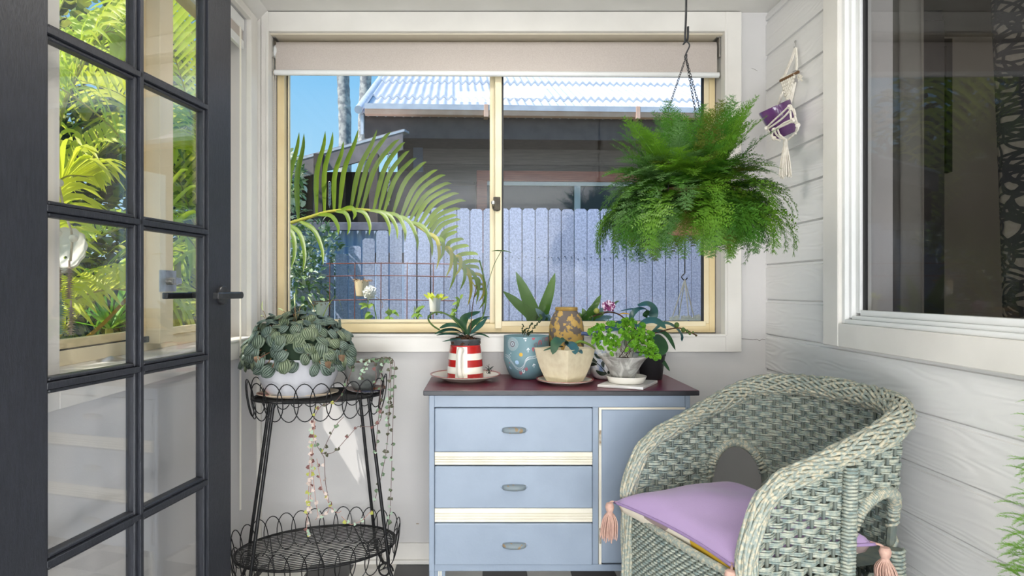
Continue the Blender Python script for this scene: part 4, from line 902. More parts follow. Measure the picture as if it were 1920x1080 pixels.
# teal planter with dot painting
tlc = V((986.8-CX)*2.47/F, 2.47, zT); th = .163; R0 = .0875
tl_ = thing('planter', 'teal planter with white dot painting beside the striped jug', 'planter', tlc)
def tr_(z):
    t = z/th; return R0*(.60+.40*min(1, (t/.45))**.62) if t < .45 else R0*(1-.012*(t-.45))
m_teal = M('matte_teal', srgb(116,150,158), .5, srgb(108,141,150), 8)
pr = [(.0001,0),(tr_(0)-.006,0)]+[(tr_(th*i/18), th*i/18) for i in range(19)]+[(R0-.006, th+.0005),(R0-.010, th-.004),(R0-.012, th*.88),(.0001, th*.86)]
MB().lathe(pr, tlc, 56).build('pot', m_teal, tl_, smooth=50)
MB().lathe([(R0-.0125, th*.885),(.0001, th*.90)], tlc, 28).build('soil', m_soil, tl_)
def tsurf(u, v, e=.0006):    # u metres around from the side that faces the room, v height
    a = -math.pi/2+.05+u/R0; r = tr_(v)+e; return tlc+V(r*math.cos(a), r*math.sin(a), v)
def decal(name, mat): return (MB(), name, mat)
cp = {k: MB() for k in ('white','blue','yellow','pink','grey')}
mcp = {'white': M('dot_white', srgb(226,232,236), .5), 'blue': M('dot_blue', srgb(168,200,228), .5), 'yellow': M('dot_yellow', srgb(222,178,64), .5), 'pink': M('dot_pink', srgb(190,96,108), .5), 'grey': M('dot_grey', srgb(122,124,132), .5)}
def disc(k, u, v, r, r0=0, e=.0006, n=18):
    if r0 == 0: cp[k].add([tsurf(u, v, e+.0002)]+[tsurf(u+r*math.cos(2*math.pi*i/n), v+r*math.sin(2*math.pi*i/n), e) for i in range(n)], [(0, 1+i, 1+(i+1) % n) for i in range(n)])
    else: cp[k].grid([[tsurf(u+q*math.cos(2*math.pi*i/n), v+q*math.sin(2*math.pi*i/n), e) for i in range(n)] for q in (r0, r)], True)
def tuv(x, y):    # crop pixel to surface coordinates
    px, py = c3(x, y); s = (px-986.8)*2.385/F/R0; s = max(-.97, min(.97, s)); return math.asin(s)*R0-.05*R0, (CY-py)*2.385/F+CAMZ-tlc.z
u, v = tuv(876, 520)
disc('white', u, v, .006, .004); disc('grey', u, v, .012, .007); disc('white', u, v, .014, .0128); 
for q, n in ((.017, 30), (.0205, 36), (.0240, 40)):
    for i in range(n): disc('white', u+q*math.cos(2*math.pi*i/n), v+q*math.sin(2*math.pi*i/n), .0011, n=6)
disc('grey', u, v, .0025)
u, v = tuv(952, 614); disc('yellow', u, v, .0072)
u, v = tuv(915, 688); disc('blue', u, v, .008)
for x, y, k, r in ((848,622,'white',.0022),(862,606,'white',.0022),(856,634,'white',.0018),(990,466,'white',.003),(994,484,'white',.003),(978,466,'white',.002),(1003,466,'white',.002),(846,698,'pink',.0028),(1060,466,'pink',.0035),(1074,466,'pink',.0035),(1067,474,'pink',.003),(838,744,'blue',.0045),(845,752,'blue',.0035)):
    u, v = tuv(x, y); disc(k, u, v, r, n=8)
wave = catmull([V(*c, 0) for c in ((812,632),(840,642),(870,690),(900,738),(940,748),(975,720),(995,670),(1020,645),(1060,638),(1100,630))], 60)
for i, p in enumerate(wave):
    for off in (0, 10, 20): u, v = tuv(p.x, p.y+off-8); disc('white', u, v, .0013 if off != 10 else .0008, n=6)
def stroke(k, pts, w):
    q = catmull([V(*tuv(*p), 0) for p in pts], 10); rows = []
    for i in range(11):
        t = (q[min(i+1,10)]-q[max(i-1,0)]).normalized(); n_ = V(-t.y, t.x, 0)*w; rows.append([tsurf(q[i].x+n_.x, q[i].y+n_.y), tsurf(q[i].x-n_.x, q[i].y-n_.y)])
    cp[k].grid(rows)
for ps in ([(1018,592),(1018,552)], [(1005,572),(1018,552)], [(1018,552),(1031,570)], [(1080,735),(1072,698)], [(1062,722),(1072,698)], [(1072,698),(1090,712)]): stroke('white', ps, .0012)
def ushape(k, x, y, s, rot=0):
    q = [(-.5,.8),(-.55,-.1),(-.3,-.75),(.3,-.75),(.55,-.1),(.5,.8)]; stroke(k, [(x+(a*math.cos(rot)-b*math.sin(rot))*s, y+(a*math.sin(rot)+b*math.cos(rot))*s) for a, b in q], .0022)
for k, x, y, s, r in (('grey',1092,526,24,-.2),('pink',1130,506,22,0),('grey',1166,482,22,.1),('pink',1198,480,18,.2),('pink',1070,566,18,-.5)): ushape(k, x, y, s, r)
for k, x, y, s, r in (('pink',940,786,17,3.5),('white',970,772,17,3.1),('pink',1000,748,16,2.6)): ushape(k, x, y, s, r)
for k in cp: cp[k].build('painted_motif', mcp[k], tl_, smooth=0, kind='stuff')
tsg = thing('seedling', 'wispy dark-leaved seedling growing from the teal planter', 'plant', tlc+V(0,0,th*.9))
mbl = MB(); mbs = MB(); rnd = random.Random(12)
for ps in ([(990,450),(985,400),(985,340)], [(1010,445),(1030,400),(1050,350),(1075,325)], [(1012,445),(1040,420),(1070,400)], [(1000,450),(1000,400),(1020,370)], [(1060,400),(1100,350),(1140,310)]):
    q = catmull([W(*c3(*p), 2.47) for p in ps], 10); mbs.tube(q, .0007, 4)
    for p in q[3:]:
        for j in range(2): d = V(rnd.uniform(-1,1), rnd.uniform(-1,.2), rnd.uniform(-1,1)).normalized()*.006; mbl.blade([p, p+d*.6, p+d*1.1], .0026, (0,-1,.2), .1, 3)
mbs.build('stems', m_bark, tsg); mbl.build('leaves', leafmat('seedling_leaf', srgb(44,64,36), srgb(60,82,44)), tsg, kind='stuff')

# mottled vase
vc = V((1062-CX)*2.488/F, 2.488, zT); vz = .2725; vs_ = 2.488/F
ppx = [(27,690),(30,672),(32.2,650),(32.8,628),(32,612),(29,598),(24,588),(20.6,583.5),(19.8,581),(20.0,577.5)]
pr = [(.0001,0),(24.5*vs_,0)]+[(r*vs_, CAMZ-(y-CY)*vs_-vc.z) for r, y in ppx]+[(17.5*vs_, vz-.001),(17*vs_, vz-.02),(.0001, vz-.08)]
vs0 = thing('vase', 'mottled ochre and grey vase standing behind the square cream pot', 'vase', vc)
def vase_mat():
    m, t, N, L, b = newmat('lichen_glaze'); b.inputs['Roughness'].default_value = .75; tc = N.new('ShaderNodeTexCoord')
    n = N.new('ShaderNodeTexNoise'); n.inputs['Scale'].default_value = 42; n.inputs['Detail'].default_value = 3; L.new(tc.outputs['Object'], n.inputs[0])
    sp = N.new('ShaderNodeSeparateXYZ'); L.new(tc.outputs['Object'], sp.inputs[0])
    a = N.new('ShaderNodeMath'); a.operation = 'MULTIPLY_ADD'; a.inputs[1].default_value = -1.0; L.new(sp.outputs['Z'], a.inputs[0]); L.new(n.outputs['Fac'], a.inputs[2])
    r = N.new('ShaderNodeValToRGB'); e = r.color_ramp.elements; e[0].position = .28; e[0].color = (*srgb(104,94,88), 1); e[1].position = .33; e[1].color = (*srgb(186,152,84), 1)
    L.new(a.outputs[0], r.inputs[0]); L.new(r.outputs[0], b.inputs['Base Color']); bp = N.new('ShaderNodeBump'); bp.inputs['Strength'].default_value = .7; bp.inputs['Distance'].default_value = .004; L.new(r.outputs[0], bp.inputs['Height']); L.new(bp.outputs[0], b.inputs['Normal']); return m
MB().lathe(pr, vc, 48).build('body', vase_mat(), vs0, smooth=60)
MB().lathe([(19.8*vs_, vz-.014),(20.9*vs_, vz-.012),(20.9*vs_, vz-.001),(19.5*vs_, vz),(17.4*vs_, vz-.002)], vc, 40, caps=False).build('lip', M('ochre_lip', srgb(182,150,80), .8, srgb(160,126,66), 60), vs0, smooth=60)

# square cream pot on its plate
pB = V((1059-CX)*2.33/F, 2.33, zT); plate('small cream plate with a red rim under the square cream pot', pB, .104, .017)
sq = thing('square_pot', 'square flared cream pot turned corner-on upon a red-rimmed plate', 'pot', pB+V(0,0,.0065))
hq = .122; rows = []; sc_ = pB+V(0,0,.0068)
ps = [(.066,0),(.078,.02),(.093,.052),(.104,.085),(.112,hq-.002),(.113,hq),(.106,hq),(.104,hq-.006),(.098,hq-.03),(.0005,hq-.03)]
an0 = -math.pi/2-.02
for r, z in ps:
    ring = []
    for k in range(4):
        a, b = an0+k*math.pi/2, an0+(k+1)*math.pi/2; A, B = V(math.cos(a), math.sin(a), 0)*r, V(math.cos(b), math.sin(b), 0)*r
        for f in (0.0, .04, .3, .5, .7, .96): ring.append(sc_+lerp(A, B, f)*(1 if f else .985)+V(0,0,z))
    rows.append(ring)
m_sq = M('cream_stoneware', srgb(232,220,190), .55, srgb(222,208,176), 50, bump=.05, bscale=300)
MB().grid(rows, True).add([*rows[0]], [tuple(range(len(rows[0])-1,-1,-1))]).build('pot', m_sq, sq, smooth=30)
MB().lathe([(.062,0),(.05,.012),(.0001,.016)], sc_+V(0,0,hq-.029), 4, Matrix.Rotation(an0, 3, 'Z'), 1.5, 1.5).build('soil', m_soil, sq, smooth=0)
vi = thing('violet_plant', 'small plant of dark crinkled leaves in the square cream pot', 'plant', sc_+V(0,0,hq-.025))
m_dk = leafmat('violet_leaf', srgb(42,74,54), srgb(56,96,66), .5, .1, 25); m_dk2 = leafmat('violet_leaf_blue', srgb(44,84,100), srgb(58,104,104), .4, .1, 25)
fat = lambda t: math.sin(math.pi*min(1, .1+t*.9))**.55*(1+.08*math.sin(t*30))
for pts, w, m, dy in (([(300,505),(260,480),(210,510),(178,612)], .021, m_dk, -.10), ([(275,540),(200,545),(90,578)], .006, m_dk, -.05), ([(310,500),(340,520),(375,560),(385,612)], .018, m_dk2, -.09), ([(380,560),(420,575),(448,606)], .009, m_dk2, -.1), ([(250,495),(280,470),(300,488)], .01, m_dk, .02), ([(330,540),(360,515),(400,540)], .012, m_dk, 0)):
    leaf_px(vi, c4, pts, w, m, 2.31, dy, prof=fat)
MB().tube(catmull([W(*c4(x,y), 2.3) for x, y in ((380,520),(425,492),(480,505),(530,530),(570,560))], 14), [.006-.0002*i for i in range(15)], 8).build('stem', M('violet_stem', srgb(96,120,40), .5), vi)

# blue and white watering jug
wc = V((1148-CX)*2.47/F, 2.47, zT); jm = 2.47/F
wj = thing('ceramic_watering_jug', 'blue-rimmed white ceramic watering jug with painted leaves behind the grey bowl', 'jug', wc)
def jugmat():
    return M('mottled_porcelain', srgb(226,226,224), .2, srgb(120,140,178), 26, 3, .52, .70, coat=.4)
prj = [(.0001,0),(34*jm,0),(40*jm,.01),(43*jm,.05),(41*jm,.10),(33*jm,.15),(27*jm,.175),(30*jm,.192),(32*jm,.194),(29*jm,.19),(25*jm,.17),(.0001,.12)]
def wr(z):
    for (r0, z0), (r1, z1) in zip(prj[1:7], prj[2:8]):
        if z0 <= z <= z1: return r0+(r1-r0)*(z-z0)/(z1-z0+1e-9)
    return 27*jm
MB().lathe(prj, wc, 44).build('body', jugmat(), wj, smooth=60)
m_cob = M('cobalt_glaze', srgb(46,62,110), .2, srgb(84,104,150), 40, coat=.4)
MB().lathe([(30*jm,.189),(32.5*jm,.194),(31*jm,.197),(29*jm,.193)], wc, 40, caps=False).build('rim', m_cob, wj, smooth=60)
MB().tube(catmull([W(*c4(x,y), 2.45) for x, y in ((375,560),(372,500),(400,440),(450,418),(520,424),(600,402),(680,392))], 22), .0075, 10).build('handle', m_cob, wj)
lv = MB(); m_lv = M('painted_leaf', srgb(32,44,34), .3)
def wsf(x, y, e=.0008):
    px, py = c4(x, y); z = CAMZ-(py-CY)*(2.47-.08)/F-wc.z; z = max(.004, min(.17, z)); r = wr(z); s = max(-.98, min(.98, ((px-CX)*(2.39)/F-wc.x)/r)); return wc+V(s*(r+e), -math.sqrt(1-s*s)*(r+e), z)
for a, b, w in (((600,690),(560,640),.010),((600,710),(540,740),.012),((650,735),(660,665),.012),((680,790),(590,770),.012),((690,800),(720,760),.010),((640,650),(580,615),.009)):
    q = [wsf(a[0]+(b[0]-a[0])*i/8, a[1]+(b[1]-a[1])*i/8) for i in range(9)]; lv.blade(q, w, (0,-1,0), 0, 8, lambda t: math.sin(math.pi*min(1,t))**.8)
q = [wsf(x, y) for x, y in ((560,680),(600,700),(640,740),(680,795),(700,815))]; lv.tube(catmull(q, 10), .0014, 5)
lv.build('painted_leaves', m_lv, wj)

# tile, saucer, marbled bowl and its fern
A_, B_, C_ = W(1120, 721.5, 2.232), W(1206, 728.2, 2.172), W(1233, 712.3, 2.335); z_ = zT+.0095
A_.z = B_.z = C_.z = 0; D_ = A_+C_-B_; q = [A_, B_, C_, D_]
tc_ = MB().add([p+V(0,0,zT) for p in q]+[p+V(0,0,z_) for p in q], [(3,2,1,0),(4,5,6,7),(0,1,5,4),(1,2,6,5),(2,3,7,6),(3,0,4,7)])
to = tc_.build('coaster_tile', M('pale_tile', srgb(232,228,222), .35, srgb(206,204,204), 8, 4), None, smooth=0, bevel=.001); tag(to, 'pale stone tile under the white saucer at the dresser corner', 'tile')
sc2 = V((1174-CX)*2.285/F, 2.285, z_+.0004)
sa = MB().lathe([(.0001,.003),(.054,.003),(.060,.008),(.070,.024),(.0715,.024),(.0700,.019),(.062,.002),(.060,0),(.0001,0)], sc2, 44).build('saucer', m_porc, None, smooth=50); tag(sa, 'white pot saucer on the pale tile at the dresser corner', 'saucer')
gc = sc2+V((1168.5-1174)*2.285/F,0,.0035); gz = .093; s8 = 2.285/F
def smokemat():
    m = M('smoky_glass', srgb(150,148,142), .15, srgb(226,224,218), 16, 5, .40, .72, stretch=(1,1,.6), coat=.5)
    nn = [n for n in m.node_tree.nodes if n.type == 'TEX_NOISE'][0]; nn.inputs['Distortion'].default_value = 2.2; return m
gb = thing('marbled_bowl', 'smoky grey marbled glass bowl on the white saucer and tile', 'bowl', gc)
prg = [(.0001,0),(16*s8,0),(19*s8,.006),(26*s8,.035),(34*s8,.062),(41*s8,.080),(47.5*s8,gz-.002),(48*s8,gz),(46.5*s8,gz),(40*s8,gz-.014),(30*s8,gz-.03),(.0001,gz-.034)]
MB().lathe(prg, gc, 52).build('bowl', smokemat(), gb, smooth=60)
MB().lathe([(38*s8,gz-.016),(.0001,gz-.006)], gc, 28).build('soil', m_soil, gb)
pf = thing('frilly_fern', 'bright green frilly-leaved plant spilling from the marbled bowl', 'plant', gc+V(0,0,gz-.02))
m_fr = [leafmat('frilly_bright', srgb(110,168,36), srgb(134,190,52), .5, .35, 25), leafmat('frilly_mid', srgb(84,140,34), srgb(108,164,44), .5, .3, 25)]
fan_me = []
for kk in range(3):
    fb = MB(); rnd = random.Random(kk); n = 15; ring = []
    for i in range(n): a = -1.75+3.5*i/(n-1); r = .0105*(1+.13*math.cos(i*2.9+kk)); ring.append((r*math.sin(a), .004+r*math.cos(a), .002*math.sin(i*1.7)))
    fb.add([(0,0,0)]+ring, [(0, i+1, i+2) for i in range(n-1)]); fan_me.append([fb.mesh('frilly_leaf', m, 60) for m in m_fr])
rnd = random.Random(21); base = gc+V(0,0,gz-.01)
clusters = [((640,400),.09,26,2.25),((590,430),.07,16,2.27),((640,500),.06,16,2.22),((760,520),.06,20,2.19),((740,480),.05,10,2.22),((880,340),.05,14,2.3),((920,400),.08,24,2.24),((860,450),.06,14,2.25),((1000,440),.06,16,2.25),((1060,500),.06,16,2.22),((1080,570),.05,14,2.19),((1100,620),.04,10,2.18),((960,540),.06,18,2.18),((1030,560),.06,14,2.18),((840,330),.03,6,2.3),((940,480),.05,10,2.25)]
stm = MB()
for (cxy, rr, n, Yc) in clusters:
    c = W(*c4(*cxy), Yc); stm.tube(catmull([base+V(rnd.uniform(-.03,.03), rnd.uniform(-.02,.02), -.01), lerp(base, c, .5)+V(0,0,.03), c], 8), .0008, 4)
    for k in range(n):
        o = V(rnd.gauss(0,1), rnd.gauss(0,.8), rnd.gauss(0,1))*rr*.20; d = (o.normalized()*.6+V(rnd.uniform(-1,1), rnd.uniform(-.8,.2), rnd.uniform(-.4,1))).normalized()
        inst('frond_leaf', fan_me[rnd.randrange(3)][0 if rnd.random() < .65 else 1], pf, c+o, frame_rot(d, V(rnd.uniform(-.5,.5), -1, rnd.uniform(-.2,.8))), rnd.uniform(.7,1.25))
stm.build('stems', m_bark, pf)

# large orchid in a black pot
oc2 = V((1221-CX)*2.44/F, 2.44, zT); s9 = 2.44/F
or2 = thing('potted_orchid', 'large orchid with blue-green strap leaves in a black pot at the dresser end', 'orchid', oc2)
MB().lathe([(.0001,0),(19*s9,0),(20*s9,.004),(25.5*s9,.088),(27*s9,.09),(27*s9,.098),(24.5*s9,.098),(23*s9,.08),(.0001,.08)], oc2, 36).build('pot', m_pot, or2, smooth=50)
MB().lathe([(23.5*s9,.082),(.0001,.094)], oc2, 24).build('bark', m_bark, or2)
for pts, w, m, Y, dy in (([(1060,470),(1000,400),(950,365),(1080,310),(1190,325),(1222,372)], .001, m_orchb, 2.4, 0),):
    pass
BIG = [([(1090,420),(1020,380),(940,372)], .022, m_orchb, 2.42, -.08), ([(945,372),(1030,318),(1130,312),(1222,376)], .026, m_orchb, 2.36, -.06), ([(1040,420),(940,350),(800,330),(664,392)], .020, m_orchb, 2.44, -.03), ([(1040,440),(900,395),(760,385),(660,408)], .012, m_orchb, 2.42, -.06),
  ([(900,345),(905,260),(950,205),(1010,190),(1062,212)], .013, m_orchb, 2.44, .03), ([(965,165),(1040,150),(1090,180),(1105,250),(1090,320)], .024, m_orchb, 2.46, .0), ([(1000,200),(900,196),(800,212)], .006, m_orchb, 2.47, .02), ([(1062,205),(1050,260),(1060,300)], .02, m_orch, 2.47, .02),
  ([(1100,400),(1200,325),(1300,360),(1360,430),(1368,492)], .013, m_orchb, 2.44, .02), ([(1060,410),(1160,400),(1240,450),(1308,572)], .014, m_orch, 2.42, -.05), ([(1060,440),(1130,480),(1180,550),(1185,622)], .030, m_orch, 2.40, -.08), ([(1080,455),(1150,440),(1200,470),(1236,516)], .010, m_orch, 2.45, .02), ([(1155,640),(1200,690),(1255,766)], .010, m_orch, 2.42, -.03), ([(990,420),(1000,395),(1030,420)], .02, m_orchb, 2.4, 0), ([(1060,470),(980,440),(880,470),(840,540)], .016, m_orch, 2.41, -.04)]
for pts, w, m, Y, dy in BIG: leaf_px(or2, c4, pts, w, m, Y, dy)
sk = stem_px(or2, c4, [(1060,470),(1100,425),(1190,395),(1290,372),(1360,372),(1430,400),(1508,440)], 2.42, .0026, m_bark, 'flower_spike', -.06)
for x, y, r in ((1320,340,.0095),(1380,385,.0085),(1416,396,.0055),(1440,420,.005),(1470,408,.004),(1498,437,.004)): MB().ball(W(*c4(x,y), 2.365), r, 10, 7, 1.1).build('bud', m_ostem, sk)
sk2 = stem_px(or2, c4, [(1010,460),(930,370),(850,290),(780,240),(700,222),(610,240),(520,272)], 2.44, .0026, m_bark, 'flower_spike', -.04)
MB().ball(W(*c4(583,211), 2.40), .011, 10, 8, 1.0).build('bud', M('bud_olive', srgb(140,142,60), .5), sk2)
for x, y in ((540,262),(520,272),(640,238)): MB().ball(W(*c4(x,y), 2.40), .004, 8, 6).build('bud', m_ostem, sk2)
fc = W(*c4(690,170), 2.41); m_pt = M('petal_spotted', srgb(238,216,232), .6, srgb(122,32,96), 130, 2, .42, .52, trans=.2); m_lip = M('petal_magenta', srgb(150,36,110), .5, srgb(90,16,70), 90)
for k, (a, w, L) in enumerate(((90,.010,.024),(20,.014,.026),(160,.014,.026),(220,.009,.024),(320,.009,.024))):
    d = V(math.cos(math.radians(a)), -.15, math.sin(math.radians(a))); MB().blade([fc, fc+d*L*.5+V(0,-.004,0), fc+d*L], w, (0,-1,0), .15, 6, lambda t: math.sin(math.pi*min(1,.12+t*.8))**.6).build('petal', m_pt, sk2, smooth=70)
MB().blade([fc+V(0,-.004,0), fc+V(0,-.013,-.006), fc+V(0,-.012,-.018)], .009, (0,-1,0), .4, 6).build('lip', m_lip, sk2, smooth=70)
leaf_px(or2, c4, [(785,243),(840,236),(905,246)], .005, M('leaf_yellow', srgb(220,170,40), .5, trans=.3), 2.46, 0)
leaf_px(or2, c4, [(735,150),(765,130),(792,118)], .005, m_ostem, 2.44, 0)
# ================================================================ WIRE PLANT STAND
def c1(x, y): return (430+x/4.319, 550+y/4.319)
def c2(x, y): return (420+x/3.176, 740+y/3.176)
ps_ = thing('plant_stand', 'black wire two-tier oval plant stand with looped edges in the left corner', 'plant stand', (-.6, 2.34, 0))
A0 = math.radians(21); ea, eb = V(math.cos(A0), math.sin(A0), 0), V(-math.sin(A0), math.cos(A0), 0)
CU, CLo = V(-.597, 2.335, .713), V(-.597, 2.315, .17)
def el(c, a, b, t, dz_=0): return c+ea*a*math.cos(t)+eb*b*math.sin(t)+V(0,0,dz_)
def tray(c, a, b, name, nl, lean):
    rim = [el(c, a, b, 2*math.pi*i/72) for i in range(72)]
    to = MB().tube(rim, .0042, 8, True).build(name, m_wire, ps_)
    MB().tube([p-V(0,0,.0) + (c-p).normalized()*.006 for p in rim], .003, 6, True).build('inner_ring', m_wire, to)
    # parallel floor wires, each a piece
    wm = None
    for k in range(nl):
        v = (-1+2*(k+.5)/nl); hl = a*math.sqrt(max(0, 1-v*v))
        MB().tube([c+eb*b*v-ea*hl, c+eb*b*v+ea*hl], .002, 5).build('floor_wire', m_wire, to)
    for u in (-.55, 0, .55):
        hl = b*math.sqrt(1-u*u); MB().tube([c+ea*a*u-eb*hl-V(0,0,.003), c+ea*a*u+eb*hl-V(0,0,.003)], .0026, 6).build('cross_wire', m_wire, to)
    # overlapping loops around the edge
    per = math.pi*(3*(a+b)-math.sqrt((3*a+b)*(a+3*b))); n = int(per/.0515)
    # arc length table
    T = [0]; P0 = el(c, a, b, 0); S = [0]
    for i in range(1, 721): p = el(c, a, b, 2*math.pi*i/720); S.append(S[-1]+(p-P0).length); P0 = p
    for k in range(n):
        s = S[-1]*k/n; i = next(j for j in range(721) if S[j] >= s); t = 2*math.pi*i/720; p = el(c, a, b, t)
        tg = (el(c, a, b, t+.01)-el(c, a, b, t-.01)).normalized(); out = V(tg.y, -tg.x, 0)
        q = [p+out*(.005+.012*math.sin(x)*lean+(.004 if k % 2 else 0))+tg*.036*math.cos(x)+V(0,0,.066*math.sin(x)) for x in [2*math.pi*j/24 for j in range(24)]]
        MB().tube(q, .0019, 6, True).build('loop', m_wire, to)
    return to
tray(CU, .232, .150, 'upper_tray', 19, .9); tray(CLo, .285, .195, 'lower_tray', 26, .9)
for tx, ty, bx_, by in ((.70,-.62,.80,-.62), (.70,.62,.80,.62), (-.70,-.62,-.80,-.62), (-.70,.62,-.80,.62)):
    p1 = CU+ea*.232*tx+eb*.150*ty; p0 = CLo+ea*.285*bx_+eb*.195*by; out = (ea*bx_*.285+eb*by*.195).normalized()
    pts = [p1, lerp(p1, p0, .5), p0, p0+out*.006-V(0,0,.06), p0+out*.028-V(0,0,.12), p0+out*.05-V(0,0,.158), p0+out*.066-V(0,0,.163)]
    lo = MB().tube(catmull(pts, 30), .0062, 10).build('leg', m_wire, ps_)
    sc0 = p0+out*.02-V(0,0,.075)   # scroll beside the foot
    MB().tube([sc0-out*.028+out*(.030-.0008*i)*math.cos(i*.32)+V(0,0,1)*(.030-.0008*i)*math.sin(i*.32)+V(0,0,.0) for i in range(28)], .0036, 6).build('scroll', m_wire, lo)

# plates on the upper tray
zU = CU.z+.0046
bc = V((559-CX)*2.29/F, 2.29, zU)
op = thing('oval_plate', 'cream oval plate with a red patch under the large white bowl', 'plate', bc)
def oval(nm, par, c, a, b, h, mat):
    pr = [(.0001,.004),(.62,.004),(.7,.006),(.97,h-.001),(1.0,h),(.985,h-.004),(.7,.001),(.62,0),(.0001,0)]
    R_ = Matrix.Rotation(A0*.6, 3, 'Z') @ Matrix.Diagonal((a, b, 1)); return MB().lathe(pr, c, 48, R_).build(nm, mat, par, smooth=50)
m_pl2 = M('plate_buff', srgb(232,212,186), .3, srgb(222,200,172), 9, coat=.3)
oval('dish', op, bc, .143, .092, .016, m_pl2)
MB().blade([bc+V(-.13,-.03,.0155), bc+V(-.115,-.05,.0135), bc+V(-.08,-.075,.0145)], .012, (0,0,1), 0, 6).build('red_patch', m_redglaze, op)
bowl = thing('bowl_planter', 'large whitewashed bowl planter full of rippled dark leaves', 'planter', bc+V(0,0,.005))
bz = CAMZ-(668-CY)*2.29/F-bc.z-.005; s2b = 2.29/F
m_conc = M('whitewashed_clay', srgb(214,214,218), .8, srgb(196,196,202), 8, 5, bump=.15, bscale=60)
prb = [(.0001,0),(46*s2b,0),(54*s2b,.006),(63*s2b,.03),(72*s2b,.068),(78*s2b,bz-.014),(81*s2b,bz-.006),(81*s2b,bz),(78*s2b,bz),(74*s2b,bz-.02),(.0001,bz-.03)]
bcc = bc+V(0,0,.0048); MB().lathe(prb, bcc, 60, Matrix.Diagonal((1,.86,1))).build('bowl', m_conc, bowl, smooth=60)
MB().lathe([(74*s2b,bz-.018),(.0001,bz-.004)], bcc, 30, Matrix.Diagonal((1,.84,1))).build('soil', m_soil, bowl)
# rippled-leaf plant: each leaf a piece
def ripple_leaf(seed, tint):
    rnd = random.Random(seed); mb = MB(); NU, NV = 12, 9; vs, cs = [], []
    dark, pale = srgb(16+tint*7, 38+tint*8, 28), srgb(172+tint*14, 192+tint*10, 176)
    for j in range(NV):
        t = j/(NV-1); w = .57*math.sin(math.pi*min(1, .10+t*.90))**.55*(1 if t < .97 else .25); y = t*1.06-.06*math.cos(t*3)
        for i in range(NU+1):
            u = -1+2*i/NU; rid = (i % 2); cup = -.16*u*u-.20*(t-.4)**2+(.035 if rid else -.03)*math.sin(math.pi*t)
            yb = y+.10*(abs(u)**1.5)*(-1 if t < .2 else .15); vs.append((u*w, yb, cup))
            f = (.62 if rid else 0)*(1-abs(u)**6)+(.30 if abs(u) > .9 else 0); f *= .55+.45*math.sin(math.pi*min(1,t*1.1+.1)); cs.append(tuple(lerp(dark[k], pale[k], max(0,f)) for k in range(3)))
    fs = [(j*(NU+1)+i, j*(NU+1)+i+1, (j+1)*(NU+1)+i+1, (j+1)*(NU+1)+i) for j in range(NV-1) for i in range(NU)]
    mb.add(vs, fs, cs); return mb.mesh('rippled_leaf', vcol_mat('rippled_leaf', .42, .08), 60)
m_rip = [ripple_leaf(k, k % 3) for k in range(4)]
pep = thing('peperomia', 'dense dome of rippled dark green leaves with silvery bands in the white bowl', 'plant', bcc+V(0,0,bz-.02))
rnd = random.Random(31); pcn = V(bc.x+.002, 2.29, bcc.z+bz+.012); RX, RY, RZ = .190, .168, .145
pst = MB(); m_pst = M('peperomia_stem', srgb(120,70,60), .6, srgb(140,120,70), 40)
n = 0; k = 0
while n < 285:
    k += 1; f = (k*.618034) % 1; zc = 1-1.30*((n+.5)/285); a = k*2.39996+rnd.uniform(-.25,.25)
    zc = max(-.28, min(.99, zc+rnd.uniform(-.08,.08))); rr = math.sqrt(max(0, 1-min(1, zc)**2)); lay = rnd.uniform(.88,1.06)
    d = V(rr*math.cos(a), rr*math.sin(a), zc); p = pcn+V(d.x*RX, d.y*RY, d.z*RZ)*lay; n += 1
    if p.x < XL+.03 or p.y > 2.53: continue
    hang = (V(d.x, d.y, 0).normalized()*(.35+.3*max(0,zc))+V(0,0,-.75 if zc < .75 else -.15)+V(rnd.uniform(-.6,.6), rnd.uniform(-.6,.6), rnd.uniform(-.3,.4))).normalized()
    nrm = (d+V(rnd.uniform(-.6,.6), rnd.uniform(-.7,.3), rnd.uniform(-.3,.7)))
    sz = rnd.uniform(.030,.044)*(.9 if zc > .5 else 1)
    inst('leaf', m_rip[rnd.randrange(4)], pep, p-hang*sz*.4, frame_rot(hang, nrm), sz)
    if k % 3 == 0: pst.tube(catmull([pcn+V(d.x*.06, d.y*.05, -.02), pcn+V(d.x*RX*.6, d.y*RY*.6, .4*RZ*max(0,d.z)+.02), p-hang*sz*.4], 5), .0018, 5)
pst.build('stems', m_pst, pep)
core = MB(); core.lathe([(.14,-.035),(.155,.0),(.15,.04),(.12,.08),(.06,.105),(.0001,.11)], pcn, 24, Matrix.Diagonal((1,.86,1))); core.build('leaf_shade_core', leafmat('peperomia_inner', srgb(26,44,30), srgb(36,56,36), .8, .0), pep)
m_tw = M('drooping_brown_leaf', srgb(92,70,54), .8, srgb(120,96,70), 40)
for x, y in ((232,528),(805,570),(400,580),(915,515)):
    p = W(*c1(x, y-18), 2.29-.15); MB().blade([p, p+V(.0,-.006,-.010), p+V(.003,-.002,-.024)], .011, (0,-1,0), .4, 5).build('dry_leaf', m_tw, pep)
for pts in ([(300,210),(285,160),(265,120),(268,65)], [(545,230),(535,150),(528,60),(525,0)], [(560,180),(570,120),(590,96),(606,92)], [(690,150),(680,105),(655,60),(636,28)], [(470,190),(450,155),(420,130),(396,124)], [(290,205),(280,190),(262,182),(255,178)]):
    q = catmull([W(*c1(*p), 2.25) for p in pts], 12); MB().tube(q[:8], .0011, 5).build('flower_stem', m_pst, pep); MB().tube(q[6:], [.0011,.0022,.0026,.0026,.0025,.0022,.001][:len(q[6:])], 7).build('flower_spike', M('spike_cream', srgb(206,216,160), .6), pep)

